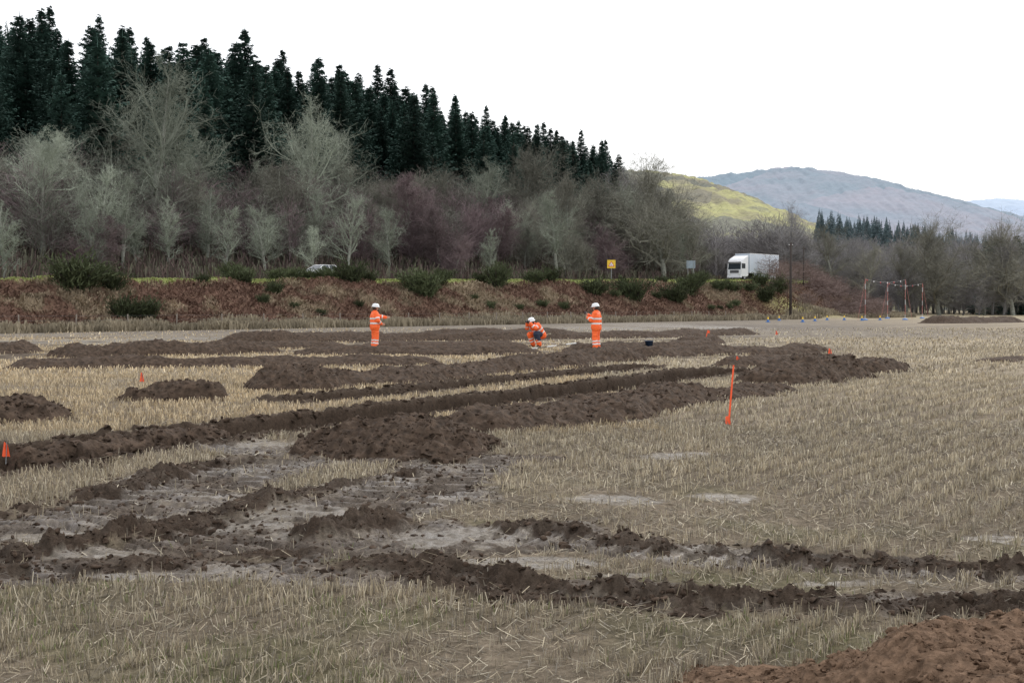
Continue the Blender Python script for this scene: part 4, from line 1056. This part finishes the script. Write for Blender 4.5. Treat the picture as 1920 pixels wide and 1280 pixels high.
    for v in mb.v:
        y_=v.y*1.12; 
        if v.z<.006 and v.y>.06: y_+=.045*(v.y/.15)
        vs.append(hd+mt@Vector((v.x*.97,y_,v.z+.035)))
    mb.v=vs
    obj('hard_hat',mb,M['hat'],R,smooth=True)
    mb=MB(); mb.capsule(L(0,-.03,-.02),L(0,-.03,.03),.098,.1); obj('hair',mb,M['hair'],R,smooth=True)
    for a in (-.033,.033):
        mb=MB(); mb.capsule(L(a,.083,.012),L(a,.084,.013),.011,.011,8); obj('eye',mb,M['eye'],R,smooth=True)
    mb=MB(); mb.capsule(L(-.02,.096,-.052),L(.02,.096,-.052),.004,.004,6); obj('mouth',mb,M['red'],R,smooth=True)
    return R
stand=dict(head=(0,.03,1.60),neck=(0,0,1.44),chest=(0,0,1.28),pelvis=(0,0,.95),shL=(-.17,0,1.38),shR=(.17,0,1.38),
  hipL=(-.095,0,.9),hipR=(.095,0,.9),knL=(-.12,.02,.49),knR=(.12,.02,.49),anL=(-.14,-.02,.09),anR=(.14,-.02,.09),ftL=(-.25,.97,0),ftR=(.25,.97,0))
def floorz(px,py):
    x,y=gp(px,py); return (x,y,groundz(x,y)+.02)
J=dict(stand); J.update(elL=(-.22,.24,1.27),wrL=(-.16,.50,1.23),hdL=(.05,1,.02),hsL=(0,0,-1),curlL=.12,
       elR=(.30,.02,1.12),wrR=(.20,.2,.98),hdR=(-.3,.9,-.1),hsR=(0,0,1),curlR=.5,look=(0.05,1,-.1))
person(floorz(703,655),math.radians(-66),'person in orange hi-vis suit and white hard hat pointing forward',J)
J=dict(stand); J.update(elR=(.25,.16,1.12),wrR=(.10,.36,1.33),hdR=(-.25,.5,.5),hsR=(1,0,0),curlR=.45,
       elL=(-.24,.10,1.12),wrL=(-.10,.30,1.22),hdL=(.4,.6,.5),hsL=(-1,0,0),curlL=.5,look=(0,1,-.12))
P3=person(floorz(1118,658),math.radians(66),'person in orange hi-vis and white hard hat raising a camera',J)
mb=MB(); mb.box((-.07,.40,1.36),(.05,.46,1.45)); obj('handheld_camera',mb,M['black'],P3,bevel=.01)
J=dict(head=(0,.26,1.02),neck=(0,.13,.92),chest=(0,.03,.82),pelvis=(0,-.2,.55),shL=(-.17,.08,.89),shR=(.17,.08,.89),
  hipL=(-.1,-.2,.53),hipR=(.1,-.2,.53),knL=(-.17,.18,.53),knR=(.2,.17,.50),anL=(-.16,-.04,.09),anR=(.2,-.05,.09),ftL=(-.2,.98,0),ftR=(.25,.97,0),
  elL=(-.24,.27,.76),wrL=(-.09,.42,.95),hdL=(.35,.5,.6),hsL=(-1,0,0),curlL=.5,elR=(.24,.27,.76),wrR=(.09,.42,.95),hdR=(-.35,.5,.6),hsR=(1,0,0),curlR=.5,look=(0,1,-.25))
P2=person(floorz(1005,652),math.radians(135),'crouching person in orange hi-vis taking a photograph',J)
mb=MB(); mb.box((-.075,.43,.97),(.075,.50,1.07)); mb.lathe([(.001,.09),(.035,.09),(.035,0),(.04,0)],Vector((0,.50,1.02)),Vector((0,1,0)),12); obj('camera',mb,M['black'],P2,bevel=.006)
kL,hL=Vector((-.17,.18,.53)),Vector((-.1,-.2,.53))
remesh('dark_overtrouser',[(hL.lerp(kL,.25),kL,.142,.118),(kL,Vector((-.165,.04,.28)),.118,.115)],.012,M['navy'],P2,2)
print('people',time.time()-T0)
# ------------------------------------------------------------ LIGHT, WORLD, CAMERA
W_=bpy.data.worlds.new('World'); SC.world=W_; W_.use_nodes=True; nt=W_.node_tree; bg=nt.nodes['Background']
sk=nt.nodes.new('ShaderNodeTexSky'); sk.sky_type='NISHITA'; sk.sun_disc=False; EL=math.radians(38); AZ=math.radians(35)
sk.sun_elevation=EL; sk.sun_rotation=AZ; sk.dust_density=3; sk.air_density=1
sc_=nt.nodes.new('ShaderNodeVectorMath'); sc_.operation='SCALE'; sc_.inputs['Scale'].default_value=.12; nt.links.new(sk.outputs[0],sc_.inputs[0])
mx=nt.nodes.new('ShaderNodeMix'); mx.data_type='RGBA'; mx.inputs[0].default_value=.85; nt.links.new(sc_.outputs[0],mx.inputs[6]); mx.inputs[7].default_value=(1.06,1.07,1.09,1)
nt.links.new(mx.outputs[2],bg.inputs[0]); bg.inputs[1].default_value=1.33
sl=bpy.data.lights.new('sun','SUN'); sl.energy=1.05; sl.angle=math.radians(20); sl.color=(1,.96,.9)
so=bpy.data.objects.new('sun',sl); link(so)
dirv=Vector((math.sin(AZ)*math.cos(EL),math.cos(AZ)*math.cos(EL),math.sin(EL))); so.rotation_euler=dirv.to_track_quat('Z','Y').to_euler(); so.location=(0,0,60)
cam=bpy.data.cameras.new('camera'); cam.sensor_width=36; cam.lens=F/1920*36; cam.clip_start=.1; cam.clip_end=20000
co=bpy.data.objects.new('camera',cam); link(co); co.location=(0,0,CAMH); co.rotation_euler=(math.pi/2-PITCH,0,0); SC.camera=co
SC.view_settings.view_transform='Standard'
try: SC.view_settings.look='None'
except Exception: pass
SC.view_settings.exposure=0
print('done',time.time()-T0)
